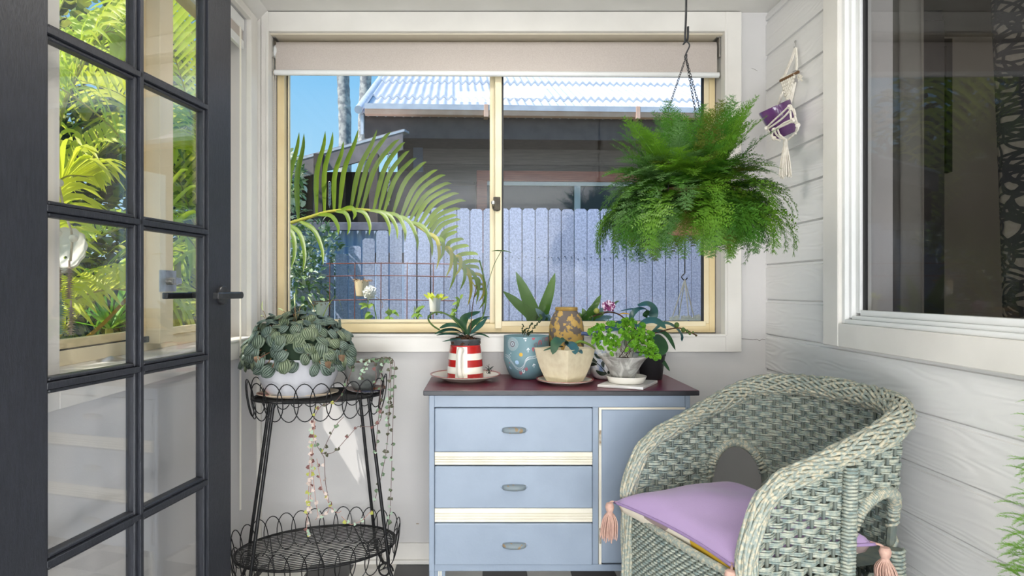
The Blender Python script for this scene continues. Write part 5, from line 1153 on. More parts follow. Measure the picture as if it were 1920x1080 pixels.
# small grey pot with string of hearts
gp = V((687-CX)*2.395/F, 2.395, zU)
s4 = 2.395/F
sau = MB().lathe([(.0001,.003),(24*s4,.003),(37*s4,.014),(38*s4,.014),(36*s4,.010),(25*s4,0),(.0001,0)], gp, 40).build('saucer', M('amber_glaze', srgb(166,92,40), .2, srgb(60,66,96), 9, 2, .45, .6, coat=.5), None, smooth=60); tag(sau, 'amber and blue glazed saucer under the small grey pot on the stand', 'saucer')
gp2 = gp+V(-.012,0,.0035); ghz = CAMZ-(675-CY)*s4-gp2.z
gpo = thing('small_pot', 'small dark grey pot at the right end of the wire stand', 'pot', gp2)
m_gcl = M('grey_clay', srgb(150,150,146), .85, srgb(96,100,96), 10, 4, .4, .62, bump=.2, bscale=50)
MB().lathe([(.0001,0),(15*s4,0),(18*s4,.006),(29*s4,.045),(40*s4,ghz-.014),(45.5*s4,ghz-.004),(46.5*s4,ghz),(44*s4,ghz),(39*s4,ghz-.014),(.0001,ghz-.02)], gp2, 44).build('pot', m_gcl, gpo, smooth=60)
MB().lathe([(40*s4,ghz-.012),(.0001,ghz-.004)], gp2, 24).build('soil', M('soil_litter', srgb(70,52,40), .95, srgb(140,104,78), 120, bump=.8, bscale=160), gpo)
soh = thing('string_of_hearts', 'trailing plant of tiny heart leaves hanging from the small grey pot', 'plant', gp2+V(0,0,ghz-.01))
def heart(name, m):
    r = [(0,0)]; mb = MB(); pts = [(0,.0),(.30,-.22),(.58,.0),(.55,.42),(.0,1.0),(-.55,.42),(-.58,.0),(-.30,-.22)]
    mb.add([(0,.3,-.06)]+[(x,y,.04*abs(x)*2) for x, y in pts], [(0, i+1, (i+1) % 8+1) for i in range(8)]); return mb.mesh(name, m, 60)
m_h = [leafmat('heart_green', srgb(92,122,92), srgb(128,150,118), .5, .1, 30), leafmat('heart_dark', srgb(78,84,64), srgb(96,92,72), .5, .1, 30), leafmat('heart_plum', srgb(116,76,76), srgb(140,98,92), .5, .15, 30), leafmat('heart_yellow', srgb(190,196,70), srgb(206,206,120), .5, .3, 30), leafmat('heart_pink', srgb(232,212,204), srgb(240,228,216), .5, .3, 30), leafmat('heart_mint', srgb(170,200,176), srgb(196,214,190), .5, .2, 30)]
h_me = [heart('heart_leaf', m) for m in m_h]
m_vine = M('vine_brown', srgb(110,84,80), .7); m_vp = M('vine_pink', srgb(190,146,134), .7)
rnd = random.Random(77); top_ = gp2+V(0,0,ghz)
def strand(pts, Ys, mi, step=.021, pink=False, first=None):
    q = [W(x, y, yy) for (x, y), yy in zip(pts, Ys)]
    if first is not None: q = [first]+q
    P = catmull(q, 30); so_ = MB().tube(P, .0011, 5).build('vine', m_vp if pink else m_vine, soh)
    L = sum((P[i+1]-P[i]).length for i in range(30)); nn = max(2, int(L/step))
    for k in range(nn):
        p, tg = at(P, (k+.5)/nn)
        if tg.z > .3 and k < 2: pass
        for s in (1, -1):
            if rnd.random() < .22: continue
            a = rnd.uniform(0, 6.28); d = V(math.cos(a)*s, -.35, rnd.uniform(-.6,.3)).normalized(); inst('heart_leaf', h_me[rnd.choice(mi)], so_, p+d*.003, frame_rot(d, V(rnd.uniform(-.4,.4), -1, rnd.uniform(-.1,.6))), rnd.uniform(.0085,.0125))
rimR = lambda px: W(px, 674, 2.36)
G = [0,0,0,1,1,5]
strand([(737,674),(738,720),(737,780),(735,860),(733,920),(731,965),(729,980)], [2.36,2.35,2.35,2.36,2.37,2.37,2.37], G, .030, first=top_+V(.05,-.02,0))
strand([(734,672),(733,700),(731,760),(726,830),(722,860),(712,905),(702,940)], [2.35,2.34,2.34,2.34,2.34,2.34,2.34], G, .032, first=top_+V(.04,-.03,0))
strand([(729,672),(729,720),(728,770),(727,800)], [2.33,2.32,2.32,2.32], G, .026, first=top_+V(.03,-.03,0))
strand([(717,675),(715,700),(712,760),(708,800),(704,856)], [2.31,2.29,2.28,2.28,2.28], G, .028, first=top_+V(.02,-.04,0))
strand([(690,676),(685,690),(680,700),(676,712)], [2.30,2.28,2.27,2.27], [0,1,5,5], .018, first=top_+V(.0,-.05,0))
strand([(700,677),(705,700),(704,720)], [2.30,2.28,2.27], [0,1,2], .018, first=top_+V(.01,-.05,0))
strand([(664,677),(650,720),(630,752),(604,760),(590,780),(586,800),(592,830),(603,850)], [2.30,2.25,2.20,2.17,2.15,2.15,2.15,2.15], [0,1,2,3], .03, first=top_+V(-.03,-.05,0))
strand([(603,850),(620,815),(632,795),(645,781)], [2.15,2.17,2.18,2.2], [0,0,1], .03)
strand([(603,850),(625,848),(650,822),(668,802),(676,800),(700,799),(714,786),(716,760)], [2.15,2.16,2.18,2.2,2.22,2.24,2.26,2.28], [0,1,2], .034)
strand([(603,850),(608,860),(609,885),(611,910),(616,935),(617,948)], [2.15]*6, [2,4,4,5], .03)
FR = [4,4,3,5,2,4]
strand([(588,785),(585,820),(582,850),(580,890),(578,935),(575,990),(577,1004)], [2.15]*7, FR, .022, True)
strand([(590,790),(587,830),(584,870),(583,905),(582,940),(580,962)], [2.14]*6, FR, .02, True)
strand([(594,860),(598,885),(603,912),(610,930),(617,948),(612,964),(600,966)], [2.15]*7, [4,4,5,2,3], .03, True)
strand([(586,870),(588,900),(592,940),(596,965),(592,975)], [2.14]*5, FR, .024, True)
strand([(616,948),(632,961),(640,958)], [2.15]*3, [3,5,4], .02, True); strand([(640,968),(655,982),(664,982),(680,975),(692,962),(697,958)], [2.15,2.16,2.17,2.2,2.22,2.22], [3,0,5], .034, True)

# ================================================================ HANGING FERN
fc0 = W(1291, 392, 1.95)
hf = thing('hanging_fern', 'lush green lacy fern in a hanging basket on black chains', 'fern', fc0)
hook_ = MB(); hkT = W(1286.5, -143, 1.95); hkT.z = ZC
hook_.tube(catmull([hkT, W(1286.5, 10, 1.95), W(1284.5, 72, 1.95), W(1286, 77.5, 1.95), W(1289.5, 72, 1.95), W(1290, 50, 1.95)], 40), .0034, 8)
ho = hook_.build('ceiling_rod', m_black, hf)
MB().lathe([(.0001,0),(.016,0),(.016,-.004),(.0001,-.005)], hkT, 16).build('hook_plate', m_black, ho)
MB().tube(catmull([W(1283.5, 79, 1.94), W(1281, 84, 1.94), W(1287, 78, 1.94), W(1293, 85, 1.94), W(1287, 99, 1.94), W(1284, 107, 1.94), W(1287, 109, 1.94), W(1287.5, 102, 1.94)], 24), .0022, 6).build('s_hook', m_black, ho)
apex = W(1286, 108, 1.945)
for ex, ey, yy in ((1253,205,1.87),(1304,210,1.90),(1314,212,2.03)):
    cb = MB(); e_ = W(ex, ey, yy); e2 = lerp(fc0, V(e_.x, e_.y, fc0.z+.04), 1.0); d = e_-apex; L = d.length; nl = int(L/.0085); d.normalize(); u = d.orthogonal().normalized(); v = d.cross(u)
    for k in range(nl):
        c = apex+d*(k+.5)*L/nl; s_ = u if k % 2 else v; cb.tube([c+d*.0060*math.cos(t)+s_*.0030*math.sin(t) for t in [i*math.pi/4 for i in range(8)]], .0009, 4, True)
    cb.tube([e_, e2], .0012, 5); cb.build('chain', m_black, hf)
MB().lathe([(.0001,-.075),(.065,-.075),(.085,-.03),(.105,.045),(.112,.05),(.105,.055),(.095,.03),(.0001,.03)], fc0, 32).build('pot', M('terracotta_pink', srgb(206,150,128), .8, srgb(190,132,110), 20), hf)
def fernfrond(seed, droop):
    rnd = random.Random(seed); mb = MB(); N = 26; pts = []; p = V(0,0,0); a = 0
    for i in range(N+1): pts.append(p.copy()); a = -droop*(i/N)**1.5; p = p+V(0, math.cos(a), math.sin(a))/N
    mb.tube(pts, [.006*(1-.8*i/N) for i in range(N+1)], 3, caps=False)
    for i in range(2, N):
        t = i/N; tg = (pts[min(i+1,N)]-pts[i-1]).normalized(); nn = V(1,0,0).cross(tg)
        for s in (1, -1):
            L = .17*math.sin(math.pi*(.10+.86*t))**.8*rnd.uniform(.75,1.15); d = (V(s,0,0)+tg*.65+nn*rnd.uniform(-.25,.45)).normalized(); m = 7
            sd_ = d.cross(nn).normalized()
            for j in range(m):
                q = pts[i]+d*L*(j+.6)/m; l = L*.30*(1-.62*j/m)*rnd.uniform(.8,1.3)
                for s2 in (1, -1):
                    e_ = (sd_*s2*.9+d*.7+nn*rnd.uniform(-.35,.5)).normalized(); w = sd_.cross(e_).normalized() if abs(sd_.dot(e_)) < .98 else nn; w = (e_.cross(nn)).normalized()*l*.22
                    mb.add([q, q+e_*l*.55+w, q+e_*l, q+e_*l*.55-w], [(0,1,2,3)])
            mb.add([pts[i]-tg*.003, pts[i]+d*L, pts[i]+tg*.003], [(0,1,2)])
    return mb
m_fern = [leafmat('fern_green', srgb(52,102,24), srgb(76,126,30), .55, .35, 5), leafmat('fern_bright', srgb(80,128,26), srgb(106,150,38), .55, .35, 5), leafmat('fern_soft', srgb(78,120,58), srgb(100,140,74), .6, .3, 5), leafmat('fern_olive', srgb(92,98,28), srgb(76,100,24), .6, .3, 5)]
f_me = {}
for dr_i, drp in enumerate((.5, 1.25, 2.0)):
    for mi, m in enumerate(m_fern): f_me[dr_i, mi] = fernfrond(dr_i*4+mi, drp).mesh('fern_frond', m, 0)
rnd = random.Random(5)
NF = 284
for k in range(NF):
    a = k*2.39996; z = 1-1.25*(k+.5)/NF          # from straight up to a little below level
    el_ = math.asin(max(-1, min(1, z)))+rnd.uniform(-.14,.14); el_ = max(-.45, min(1.45, el_))
    d = V(math.cos(a)*math.cos(el_), math.sin(a)*math.cos(el_), math.sin(el_))
    start = fc0+V(math.cos(a), math.sin(a), 0)*rnd.uniform(.02,.10)+V(0,0,.03+.02*math.sin(el_))
    dr_i = 0 if el_ > .95 else (1 if el_ > .45 else 2)
    if dr_i == 2 and rnd.random() < .4: dr_i = 1
    L = rnd.uniform(*((.21,.29), (.185,.235), (.24,.30))[dr_i]); start = fc0+V(math.cos(a), math.sin(a), 0)*rnd.uniform(.02,.09)+V(0,0,.03+.03*math.sin(el_))
    hor = V(math.cos(a), math.sin(a), 0); up = V(0,0,1) if el_ < 1.2 else -hor
    mi = rnd.choice([0,0,0,1,1,1,2,3]) if d.x > -.5 else rnd.choice([0,1,1,2,2,2])
    if d.x > .55: mi = rnd.choice([0,0,0,2,1])
    sc = L
    inst('frond', f_me[dr_i, mi], hf, start, frame_rot(d, up), sc)

for k in range(16):     # the longest trailing fronds
    a = k*2.39996+.4; hor = V(math.cos(a), math.sin(a), 0); inst('frond', f_me[2, rnd.choice((0,1,2,1))], hf, fc0+hor*.05+V(0,0,.03), frame_rot((hor+V(0,0,.1)).normalized(), V(0,0,1)), rnd.uniform(.31,.37))
# ================================================================ MACRAME HANGER ON THE RIGHT WALL
mh = thing('macrame_hanger', 'white macrame wall hanger cradling a tilted purple pot', 'wall hanger', V(XR, 2.34, 1.6))
def c7(x, y): return (1400+x/3.6, 60+y/3.6)
Ym = 2.30
def q7(x, y, off=0):     # a point off mm from the wall, where the sight line through the crop pixel meets that plane
    px, py = c7(x, y); X = XR-off; Y = X*F/(px-CX); return W(px, py, Y)
MB().tube(catmull([q7(330,58,.001), q7(329,75,.010), q7(332,95,.012), q7(329,112,.014), q7(322,108,.018), q7(321,98,.02)], 14), .0016, 6).build('wall_hook', m_steel, mh)
MB().lathe([(.0001,0),(.005,0),(.004,.003),(.0001,.003)], q7(330,66,0), 12, Matrix.Rotation(-math.pi/2, 3, 'Y')).build('hook_plate', m_steel, mh)
def cord(pts, offs, r=.0028, name='cord'):
    return MB().tube(catmull([q7(x, y, o) for (x, y), o in zip(pts, offs)], 16), r, 6).build(name, m_rope, mh)
for dx_ in (0, 9): cord([(324+dx_*.4,108),(305+dx_,170),(275+dx_,240),(242+dx_,318)], [.016,.02,.024,.028])
for dx_ in (0, 8): cord([(328+dx_,106),(334+dx_*.6,160),(336+dx_*.6,210),(334+dx_*.6,258)], [.016,.016,.016,.016])
MB().tube([q7(228,330,.032), q7(345,272,.014), q7(352,270,.012)], .0052, 12).build('dowel', M('dowel_wood', srgb(120,88,58), .7, srgb(96,68,44), 40), mh)
kn = MB()     # woven triangle of knots
for r in range(9):
    y0 = 300+r*22; wl = 228+r*6+(r > 5)*6; wr_ = 332-r*6-(r > 5)*3; nn = 8-r*.55
    for j in range(int(nn)):
        f = (j+.5)/int(nn); x = lerp(wl, wr_, f); y = y0+(1-f)*42-20; p = q7(x, y, .016+.012*(1-f)); kn.ball(p, .0058, 7, 5, 1.1); kn.tube([p+V(0,-.004,.006), p+V(0,.004,-.006)], .003, 5)
kn.build('knotted_panel', m_rope, mh, kind='stuff')
fr_ = MB(); rnd = random.Random(4)
for k in range(16): p = q7(345,290,.02); e_ = q7(356+rnd.uniform(-14,24), 312+rnd.uniform(-14,26), .03); fr_.tube(catmull([p, lerp(p, e_, .5)+V(0,0,.004), e_], 5), .0016, 4)
fr_.build('fringe', m_rope, mh)
# pot
ctr = q7(226, 600, .075); ax = (q7(190, 530, .075)-q7(262, 672, .075)).normalized(); Ra = V(0,0,1).rotation_difference(V(-.42,-.08,.9).normalized()).to_matrix()
pr = [(.0001,-.055),(.040,-.055),(.044,-.052),(.0545,.042),(.0555,.05),(.0555,.056),(.0525,.056),(.0500,.048),(.042,-.045),(.0001,-.045)]
mp_ = MB().lathe(pr, ctr, 40, Ra).build('pot', M('glazed_purple', srgb(104,62,114), .2, srgb(88,50,98), 14, coat=.6), mh, smooth=50)
for pts, o in (([(285,500),(240,545),(180,600),(135,645)], .135), ([(300,520),(250,575),(195,618),(140,655)], .137), ([(318,600),(270,622),(220,645),(190,665)], .137), ([(312,590),(262,610),(215,640),(185,660)], .138), ([(245,400),(235,440),(220,480),(206,510)], .07), ([(232,420),(222,460),(212,490),(208,512)], .075), ([(330,340),(318,400),(302,470),(290,505)], .05), ([(320,350),(306,410),(292,465),(284,500)], .055),
        ([(300,500),(318,540),(330,580),(345,625)], .10), ([(292,510),(296,550),(302,590),(318,605)], .128), ([(318,520),(328,560),(318,590),(305,600)], .10), ([(345,630),(345,660),(310,700),(275,730)], .10), ([(318,605),(345,630),(338,650),(330,690)], .10), ([(188,662),(200,690),(225,712),(262,728)], .12), ([(140,650),(160,690),(180,715),(225,735)], .115), ([(180,665),(172,690),(178,715),(186,726)], .122), ([(210,660),(222,690),(248,715),(268,728)], .122)):
    cord(pts, [o]*4, .0033)
for x, y, o in ((290,505,.10),(135,650,.135),(185,662,.138),(310,598,.13),(345,630,.10),(184,718,.118)): MB().ball(q7(x, y, o), .0085, 8, 6).build('knot', m_rope, mh)
tg_ = MB(); rnd = random.Random(9); t0 = q7(262, 738, .085)
MB().tube([t0+V(0,0,.004), t0-V(0,0,.012)], .0075, 12).build('tassel_wrap', m_rope, mh)
for k in range(34):
    a = k*2.4; r = .0085*math.sqrt(k/34); L = rnd.uniform(.118,.130); p = t0+V(math.cos(a)*r*.6, math.sin(a)*r*.6, -.008); e_ = t0+V(math.cos(a)*r*2.6, math.sin(a)*r*2.6, -L); tg_.tube(catmull([p, lerp(p, e_, .5)+V(math.cos(a)*.002,0,0), e_], 5), .0019, 4)
tg_.build('tassel', m_rope, mh, kind='stuff')
# ================================================================ WICKER CHAIR
CM = V(.509, 1.66, 0); CB = V(.95, .31, 0).normalized(); CNr = V(.31, -.95, 0).normalized()
PLAN = [(0,.250),(.05,.251),(.10,.254),(.2,.264),(.3,.273),(.38,.275),(.45,.258),(.50,.205),(.528,.12),(.538,0)]
ZR = [(0,.50),(.022,.575),(.05,.622),(.10,.662),(.2,.692),(.3,.728),(.4,.765),(.48,.795),(.538,.812)]
def zrim(t):
    for (a, za), (b, zb_) in zip(ZR, ZR[1:]):
        if t <= b: return za+(zb_-za)*max(0, (t-a))/(b-a)
    return ZR[-1][1]
half = catmull([V(t, w, 0) for t, w in PLAN], 90)
PL = [V(p.x, -p.y, 0) for p in half]+[p.copy() for p in reversed(half[:-1])]     # far side to near side
SA = [0]
for a, b in zip(PL, PL[1:]): SA.append(SA[-1]+(b-a).length)
STOT = SA[-1]
def plan(s):
    s = max(0, min(STOT-1e-6, s)); lo, hi = 0, len(SA)-1
    while hi-lo > 1:
        md = (lo+hi)//2
        if SA[md] <= s: lo = md
        else: hi = md
    f = (s-SA[lo])/(SA[hi]-SA[lo]+1e-9); return PL[lo].lerp(PL[hi], f)
def wallp(s, z, off=0):
    p = plan(s); zr_ = zrim(p.x); f = max(0, min(1, (z-.42)/max(.05, .81-.42))); sc = .93+.07*f**1.2
    t, w = .27+(p.x-.27)*(sc if p.x > .27 else 1), p.y*(sc if p.x > .12 else 1-(1-sc)*p.x/.12)
    if off:
        a, b = plan(s-.004), plan(s+.004); d = (b-a).normalized(); t += -d.y*off*-1*-1; w += d.x*off
    return CM+CB*t+CNr*w+V(0,0,z)
def srange(z):
    """stretch of the wall that is as high as z"""
    lo = 0; n = 400
    for i in range(n+1):
        s = STOT*i/n
        if zrim(plan(s).x) >= z: return s, STOT-s
    return None
# side openings: an arch in each rear quarter
S1a = next(s for s in [STOT*i/2000 for i in range(1000)] if plan(s).x >= .285); S1b = S1a+.215
def inarch(s, z, pad=0):
    for a, b in ((S1a, S1b), (STOT-S1b, STOT-S1a)):
        c, hw = (a+b)/2, (b-a)/2+pad
        if abs(s-c) < hw and .42 < z < .43+(.185+pad)*max(0, 1-((s-c)/hw)**2)**.36: return True
    return False
m_wick = M('wicker_bluegreen', srgb(126,142,138), .6, srgb(182,184,168), 85, 3, .38, .62, bump=.25, bscale=260)
m_wick2 = M('wicker_core', srgb(98,108,104), .8, srgb(120,124,112), 40)
m_rimw = M('wicker_rim', srgb(144,154,146), .6, srgb(194,186,162), 120, 3, .44, .62, bump=.25, bscale=260)
chair = thing('wicker_armchair', 'blue-green weathered wicker tub armchair before the weatherboard wall', 'armchair', CM+CB*.27)
# stakes
NSK = 49; stakes = MB(); sp_k = STOT/(NSK-1)
for k in range(NSK):
    s = min(STOT-.002, max(.002, k*sp_k)); zt_ = zrim(plan(s).x); seg = []
    z = .03
    while z < zt_:
        if inarch(s, z):
            if len(seg) > 1: stakes.tube(seg, .0042, 6)
            seg = []
        else: seg.append(wallp(s, z))
        z += .03
    seg.append(wallp(s, zt_))
    if len(seg) > 1: stakes.tube(seg, .0042, 6)
stakes.build('stakes', m_wick2, chair, kind='stuff')
# weavers: bundles of three canes passing in front of and behind the stakes
weave = MB(); row = 0; z = .04; rnd = random.Random(2)
while z < .805:
    r_ = srange(z+.006)
    if r_ is None: break
    s0, s1 = r_; per = 4; n = int((s1-s0)/sp_k*per)
    for c in range(4):
        seg = []; dzc = (c-1.5)*.0046
        for i in range(n+1):
            s = s0+(s1-s0)*i/n; zz = z+dzc*(1+.2*math.sin(s*40+row))+.001*math.sin(s*27+c*2+row)
            off = .0068*math.cos(math.pi*(s/sp_k+row))
            if inarch(s, zz, .004):
                if len(seg) > 2: weave.tube(seg, .0027, 5, caps=False)
                seg = []
            else: seg.append(wallp(s, zz, off))
        if len(seg) > 2: weave.tube(seg, .0027, 5, caps=False)
    row += 1; z += .0185
weave.build('weave', m_wick, chair, kind='stuff', smooth=180)
# braided rim along the top and down the two front edges
rp_ = [wallp(.002, z) for z in (.02, .12, .22, .32, .40, .46)]+[wallp(STOT*i/90, zrim(plan(STOT*i/90).x)) for i in range(91)]+[wallp(STOT-.002, z) for z in (.46, .40, .32, .22, .12, .02)]
rp_ = [p+V(0,0,0) for p in catmull(rp_, 220)]
def rimr(i, L): 
    f = i/(L-1); e_ = min(f, 1-f); return .018+.009*min(1, max(0, (e_-.10)/.2))
MB().tube(rp_, [rimr(i, len(rp_))-.003 for i in range(len(rp_))], 10).build('rim_core', m_wick2, chair)
def wrap(path, rr, turns, n, r, phase=0, wob=0):
    mb = MB(); L = len(path); T = [(path[min(i+1,L-1)]-path[max(i-1,0)]).normalized() for i in range(L)]; u = T[0].orthogonal().normalized(); fr_ = []
    for i in range(L): u = (u-T[i]*u.dot(T[i])).normalized(); fr_.append((u.copy(), T[i].cross(u)))
    for k in range(n):
        q = []
        for i in range(L):
            a = 2*math.pi*(k/n+turns*i/L)+phase; R_ = (rr(i, L) if callable(rr) else rr)+wob*math.sin(a*3+i*.55+k*math.pi)
            q.append(path[i]+(fr_[i][0]*math.cos(a)+fr_[i][1]*math.sin(a))*R_)
        mb.tube(q, r, 5, caps=False)
    return mb
wrap(rp_, rimr, 4, 15, .0048, 0, .003).build('rim_braid', m_rimw, chair, smooth=180, kind='stuff')
wrap(rp_, lambda i, L: rimr(i, L)+.001, -3, 8, .0044, 0, .003).build('rim_braid', m_rimw, chair, smooth=180, kind='stuff')
# arch borders
for a, b in ((S1a, S1b), (STOT-S1b, STOT-S1a)):
    c, hw = (a+b)/2, (b-a)/2; pts = []
    for i in range(41):
        x = -1+2*i/40; pts.append(wallp(c+hw*x, .43+.185*max(0, 1-x*x)**.36))
    pts = [wallp(a, .40)]+pts+[wallp(b, .40)]
    P = catmull(pts, 360); bo = MB().tube(P[::4], .011, 8).build('arch_border', m_wick2, chair)
    wrap(P, .0118, 50, 1, .0046).build('arch_wrap', m_rimw, bo, smooth=180, kind='stuff')
# rear posts bound with cane, standing behind each opening
for s in (S1a-.012, STOT-S1a+.012):
    P = catmull([wallp(s, .0, -.012), wallp(s, .35, -.012), wallp(s, zrim(plan(s).x)-.03, -.012)], 480); po = MB().tube(P, .015, 10).build('bound_post', m_wick2, chair); wrap(P, .0155, 80, 1, .0034).build('post_wrap', m_wick, po, smooth=180, kind='stuff')
for s in (S1b-.03, STOT-S1b+.03):
    P = catmull([wallp(s, .0, -.012), wallp(s, .25, -.010), wallp(s, .46, -.008)], 352); po = MB().tube(P, .018, 10).build('leg', m_wick2, chair); wrap(P, .0185, 44, 1, .0042).build('leg_wrap', m_wick, po, smooth=180, kind='stuff')
# seat deck and finely woven front apron
st_ = [wallp(STOT*i/60, .443) for i in range(61)]; cs_ = CM+CB*.27+V(0,0,.443)
MB().add([cs_]+st_, [(0, i+1, i+2) for i in range(60)]+[(0, 61, 1)]).build('seat', m_wick2, chair, smooth=0)
fa, fb = wallp(.004, .40), wallp(STOT-.004, .40)
ap = MB(); NW, NR = 42, 43
for j in range(NR):
    z = .05+j*.0092; q = []
    for i in range(NW*3+1):
        f = i/(NW*3); p = fa.lerp(fb, f)-CB*(.012*math.sin(math.pi*f)+.0042*math.cos(math.pi*(f*NW+j))); q.append(V(p.x, p.y, z))
    ap.tube(q, .0034, 5, caps=False)
ap.build('apron_weave', m_wick, chair, smooth=180, kind='stuff')
ab = MB()
for i in range(NW+1):
    f = i/NW; p = fa.lerp(fb, f)-CB*.012*math.sin(math.pi*f); ab.tube([V(p.x, p.y, .04), V(p.x, p.y, .445)], .003, 5)
ab.build('apron_stakes', m_wick2, chair, kind='stuff')
MB().tube(catmull([V(p.x, p.y, .446) for p in [fa.lerp(fb, i/12)-CB*.014*math.sin(math.pi*i/12) for i in range(13)]], 24), .010, 8).build('seat_rail', m_rimw, chair)

# ---------------------------------------------------------------- cushion
cu = thing('seat_cushion', 'lilac square cushion with patterned underside and pink tassels on the wicker chair', 'cushion', CM+CB*.22+V(0,0,.43))
KL, KF, KR, KB_ = W(1152, 946, 1.885), W(1372, 1056, 1.455), V(.925, 1.505, 0), None
KL.z, KF.z, KR.z = .472, .470, .500; KB_ = KL+KR-KF; KB_.z = .505
def cpt(u, v, s):     # u,v in 0..1, s=+1 upper face, -1 lower face
    p = (KL.lerp(KB_, u)).lerp(KF.lerp(KR, u), v); q = (1-(2*u-1)**4)*(1-(2*v-1)**4); ed = (1-abs(2*u-1)**2.2)*(1-abs(2*v-1)**2.2)
    pin = .022*((1-(2*u-1)**2)*(2*v-1)**3); pin2 = .022*((1-(2*v-1)**2)*(2*u-1)**3)
    c = (KL+KR)/2; a1 = (KB_-KL).normalized(); a2 = (KF-KL).normalized()
    p = p-a1*pin2-a2*pin
    wr_ = .004*math.sin(14*u+5*v)*math.sin(3*v+1)*q+.005*math.sin(9*v-6*u)*q
    h = (.060*ed**.36+wr_) if s > 0 else -.042*ed**.15
    return p+V(0,0,h)
NC = 36
top = [[cpt(i/NC, j/NC, 1) for j in range(NC+1)] for i in range(NC+1)]
def lilac():
    m = M('lilac_linen', srgb(176,150,190), .85, srgb(166,140,180), 5, 4, .3, .7, bump=.15, bscale=500, sheen=.3); return m
MB().grid(top).build('upper_cover', lilac(), cu, smooth=180)
def undermat():
    m, t, N, L, b = newmat('patterned_linen'); b.inputs['Roughness'].default_value = .85; tc = N.new('ShaderNodeTexCoord'); mp = N.new('ShaderNodeMapping'); mp.inputs['Rotation'].default_value = (0,0,-.25); L.new(tc.outputs['Object'], mp.inputs[0])
    v = N.new('ShaderNodeTexVoronoi'); v.inputs['Scale'].default_value = 9; L.new(mp.outputs[0], v.inputs[0]); r = N.new('ShaderNodeValToRGB'); r.color_ramp.interpolation = 'CONSTANT'
    e = r.color_ramp.elements; e[0].color = (*srgb(232,222,204), 1); e[1].position = .60; e[1].color = (*srgb(150,132,128), 1); x = e.new(.68); x.color = (*srgb(232,222,204), 1); x = e.new(.80); x.color = (*srgb(206,166,40), 1)
    sp = N.new('ShaderNodeSeparateColor'); L.new(v.outputs['Color'], sp.inputs[0]); L.new(sp.outputs[0], r.inputs[0]); L.new(r.outputs[0], b.inputs['Base Color']); return m
bot = [[cpt(i/NC, j/NC, -1) for j in range(NC+1)] for i in range(NC+1)]
MB().grid([list(r) for r in reversed(bot)]).build('under_cover', undermat(), cu, smooth=180)
edge = [cpt(i/NC, 0, 1) for i in range(NC)]+[cpt(1, i/NC, 1) for i in range(NC)]+[cpt(1-i/NC, 1, 1) for i in range(NC)]+[cpt(0, 1-i/NC, 1) for i in range(NC)]
MB().tube(edge, .0042, 8, True).build('piping', M('lilac_piping', srgb(150,126,166), .85), cu, smooth=180)
m_tas = M('tassel_pink', srgb(206,170,154), .9, srgb(190,152,138), 90)
for c, sw in ((KL, V(-.010,-.016,0)), (KF, V(-.012,-.012,0)), (KR, V(.012,-.010,0)), (KB_, V(.0,.0,0))):
    mid_ = (KL+KR)/2; o = V(c.x-mid_.x, c.y-mid_.y, 0).normalized(); h0 = c-o*.012+V(0,0,.002); t0 = c+o*.012+sw*.4+V(0,0,-.008)
    lo = MB().tube(catmull([h0, c+o*.010, t0], 8), .0028, 6).build('tassel_cord', m_tas, cu)
    MB().lathe([(.0001,.018),(.010,.015),(.0135,.005),(.011,-.006),(.0085,-.010),(.011,-.017),(.0001,-.018)], t0+V(0,0,-.010), 14).build('tassel_head', m_tas, lo)
    tm = MB(); b0 = t0+V(0,0,-.020); rnd = random.Random(int(c.x*1000))
    for k in range(64):
        a = k*2.4; r = math.sqrt(k/64); L = rnd.uniform(.066,.082); d = V(math.cos(a), math.sin(a), 0); e_ = b0+d*.027*r+V(0,0,-L)+sw*.5; tm.tube(catmull([b0+d*.005*r, b0+d*.023*r+V(0,0,-L*.35), e_], 6), .0016, 4, caps=False)
    tm.build('tassel_fringe', m_tas, lo, smooth=180, kind='stuff')

il = area('inner_room_fill', (2.6, .6, 2.2), (2.2, 2.2, .8), .8, .8, 12, (1, .95, .88))  # added fill that lifts the dim room behind the right window
# ================================================================ ROOM BEHIND THE RIGHT WINDOW
m_in = M('inner_wall_grey', srgb(176,170,160), .85, srgb(168,162,152), 4); m_dk_ = M('dark_timber', srgb(60,56,56), .5, srgb(48,45,46), 10)
XI = XR+.16
s_ = struct('wall_room', MB().box((XI, 3.3, -.3), (4.4, 3.4, 2.5)).box((4.3, -1.5, -.3), (4.4, 3.3, 2.5)).box((XI, -1.6, -.3), (4.4, -1.5, 2.5)).box((XI, -1.5, 2.4), (4.3, 3.3, 2.5)), m_in, smooth=0)
s_ = struct('floor_room', MB().box((XI, -1.5, -.3), (4.3, 3.3, -.1)), m_dk_, smooth=0)
def curtain(name, label, x, ya, yb, fold, amp, mat, y_top=None, parent=None, za=.35, zb_=2.2):
    t = thing(name, label, 'curtain', (x, (ya+yb)/2, za)); n = 140; rows = []
    for z in [za+(zb_-za)*i/12 for i in range(13)]:
        f = (z-za)/(zb_-za); r = []
        for i in range(n+1):
            g = i/n; y = ya+(yb-ya)*g; 
            if y_top is not None: y += (y_top-yb)*f*g
            r.append(V(x+amp*math.sin(2*math.pi*fold*g+.6*math.sin(3*f))*(.8+.3*math.sin(7*g))+.3*amp*math.sin(17*g), y, z))
        rows.append(r)
    MB().grid(rows).build('cloth', mat, t, smooth=180)
    MB().tube([(x, ya-.03, zb_+.012), (x, max(yb, y_top or yb)+.03, zb_+.012)], .011, 10).build('rail', m_steel, t); return t, rows
m_c1 = M('curtain_grey', srgb(160,156,148), .9, srgb(148,144,136), 8, trans=.25); m_c2 = M('curtain_linen', srgb(128,122,112), .9, srgb(118,112,102), 120, trans=.12)
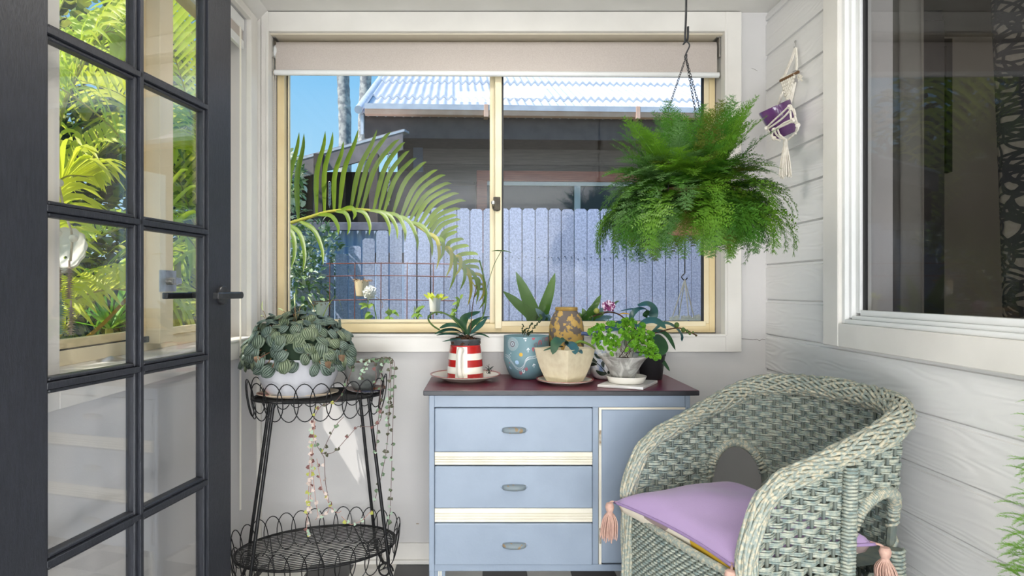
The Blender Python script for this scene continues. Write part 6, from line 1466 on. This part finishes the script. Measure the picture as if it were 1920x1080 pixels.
curtain('plain_curtain', 'plain pale grey curtain behind the left edge of the dark side window', XI+.05, 1.98, 2.30, 4, .022, m_c1)
ct_, rows = curtain('patterned_curtain', 'grey curtain printed with black looping rings behind the dark side window', XI+.07, .75, 1.66, 7, .020, m_c2, 1.74)
# printed loops lie on the cloth: thin ribbons that follow its folds
m_ring = M('print_black', srgb(38,38,40), .9)
def cl(u, z):    # u 0..1 across
    f = (z-.35)/1.85; g = max(0, min(1, u)); y = .75+(1.66-.75)*g+(1.74-1.66)*f*g
    return V(XI+.07+.020*math.sin(2*math.pi*7*g+.6*math.sin(3*f))*(.8+.3*math.sin(7*g))+.3*.020*math.sin(17*g)-.0025, y, z)
rg = MB(); rnd = random.Random(40)
for k in range(300):
    cu_, cz = rnd.uniform(.62,1.06), .55+1.55*((k*.618) % 1); ra, rb_2 = rnd.uniform(.055,.10), rnd.uniform(.03,.06); th_ = rnd.uniform(-.4,.4); rows_ = []
    for i in range(49):
        a = 2*math.pi*i/48; o = []
        for e_ in (-.0034, .0034):
            x, y = (ra+e_)*math.cos(a), (rb_2+e_)*math.sin(a); du, dz_ = x*math.cos(th_)-y*math.sin(th_), x*math.sin(th_)+y*math.cos(th_); o.append((cu_+du/.95, cz+dz_))
        rows_.append(o)
    for p, q in zip(rows_, rows_[1:]):
        if all(0 < u < 1 and .36 < z < 2.19 for u, z in p+q): rg.add([cl(*p[0]), cl(*p[1]), cl(*q[1]), cl(*q[0])], [(0,1,2,3)])
rg.build('printed_loops', m_ring, ct_, smooth=0, kind='stuff')
wa = thing('tall_cabinet', 'tall dark cabinet standing in the dim room behind the side window', 'cabinet', (1.86, 2.95, -.1))
MB().box((1.74, 2.75, -.1), (1.98, 3.29, 2.3)).build('carcass', m_dk_, wa, smooth=0, bevel=.004)
MB().box((1.745, 2.735, .0), (1.857, 2.75, 2.25)).build('door', m_dk_, wa, smooth=0, bevel=.003); MB().box((1.863, 2.735, .0), (1.975, 2.75, 2.25)).build('door', m_dk_, wa, smooth=0, bevel=.003)
pic = thing('framed_picture', 'dark-framed picture on the grey wall behind the side window', 'picture', (2.25, 3.29, 1.72))
for a, b in (((2.0, 3.27, 2.34), (2.40, 3.30, 2.38)), ((2.0, 3.27, 1.70), (2.40, 3.30, 1.74)), ((2.0, 3.27, 1.74), (2.03, 3.30, 2.34)), ((2.37, 3.27, 1.74), (2.40, 3.30, 2.34))): MB().box(a, b).build('frame', m_gasket, pic, smooth=0)
MB().box((2.03, 3.285, 1.74), (2.37, 3.295, 2.34)).build('print', m_in, pic, smooth=0)

# ================================================================ LEAFY PLANT AT THE RIGHT EDGE
sp2 = thing('bushy_potted_plant', 'bushy bright green plant at the right edge before the weatherboards', 'plant', (1.0, 1.14, 0))
MB().lathe([(.0001,0),(.10,0),(.125,.22),(.135,.23),(.135,.26),(.12,.26),(.115,.22),(.0001,.20)], (1.0, 1.14, .0), 32).build('pot', m_pot, sp2, smooth=50)
rnd = random.Random(14); m_bush = leafmat('bush_bright', srgb(120,176,40), srgb(150,200,66), .55, .4, 8); b_me = [fernfrond(50+q, .9).mesh('bush_sprig', m_bush, 0) for q in (0, 1)]
for k in range(290):
    zc = rnd.random()**1.4; a = rnd.uniform(2.4, 5.2); R_ = .015+.055*(1-zc)**.8
    p = V(1.052+.035*zc, 1.17+.02*zc, .42+.46*zc)+V(math.cos(a), math.sin(a), 0)*R_*rnd.uniform(.6,1); d = V(math.cos(a), math.sin(a), rnd.uniform(-.1,1.1)).normalized()
    if p.x+d.x*.05 > XR-.01: continue
    inst('sprig', b_me[k % 2], sp2, p, frame_rot(d, V(0,0,1)), rnd.uniform(.04,.07))
MB().tube(catmull([(1.0,1.14,.2),(1.035,1.14,.5),(1.06,1.16,.86)], 10), .008, 7).build('stem', m_stem, sp2)

# ---------------------------------------------------------------- groups of things of one kind
for stem_, grp in (('feather_palm', 'feather palms outside the windows'), ('palm_tree', 'palm trunks on the skyline'), ('hanging_pot', 'pots hung on the wire trellis'), ('rose_shoot', 'leafy shoots along the sill outside'),
        ('strap_leaf_plant', 'strap-leaved plants outside the pane'), ('spiky_plant', 'spiky plants outside the side window'), ('plate', 'red-rimmed plates on the dresser'), ('potted_orchid', 'orchids on the dresser'), ('roller_blind', 'roller blinds')):
    for o in SC.objects:
        if o.parent is None and o.name.split('.')[0] == stem_: o['group'] = grp
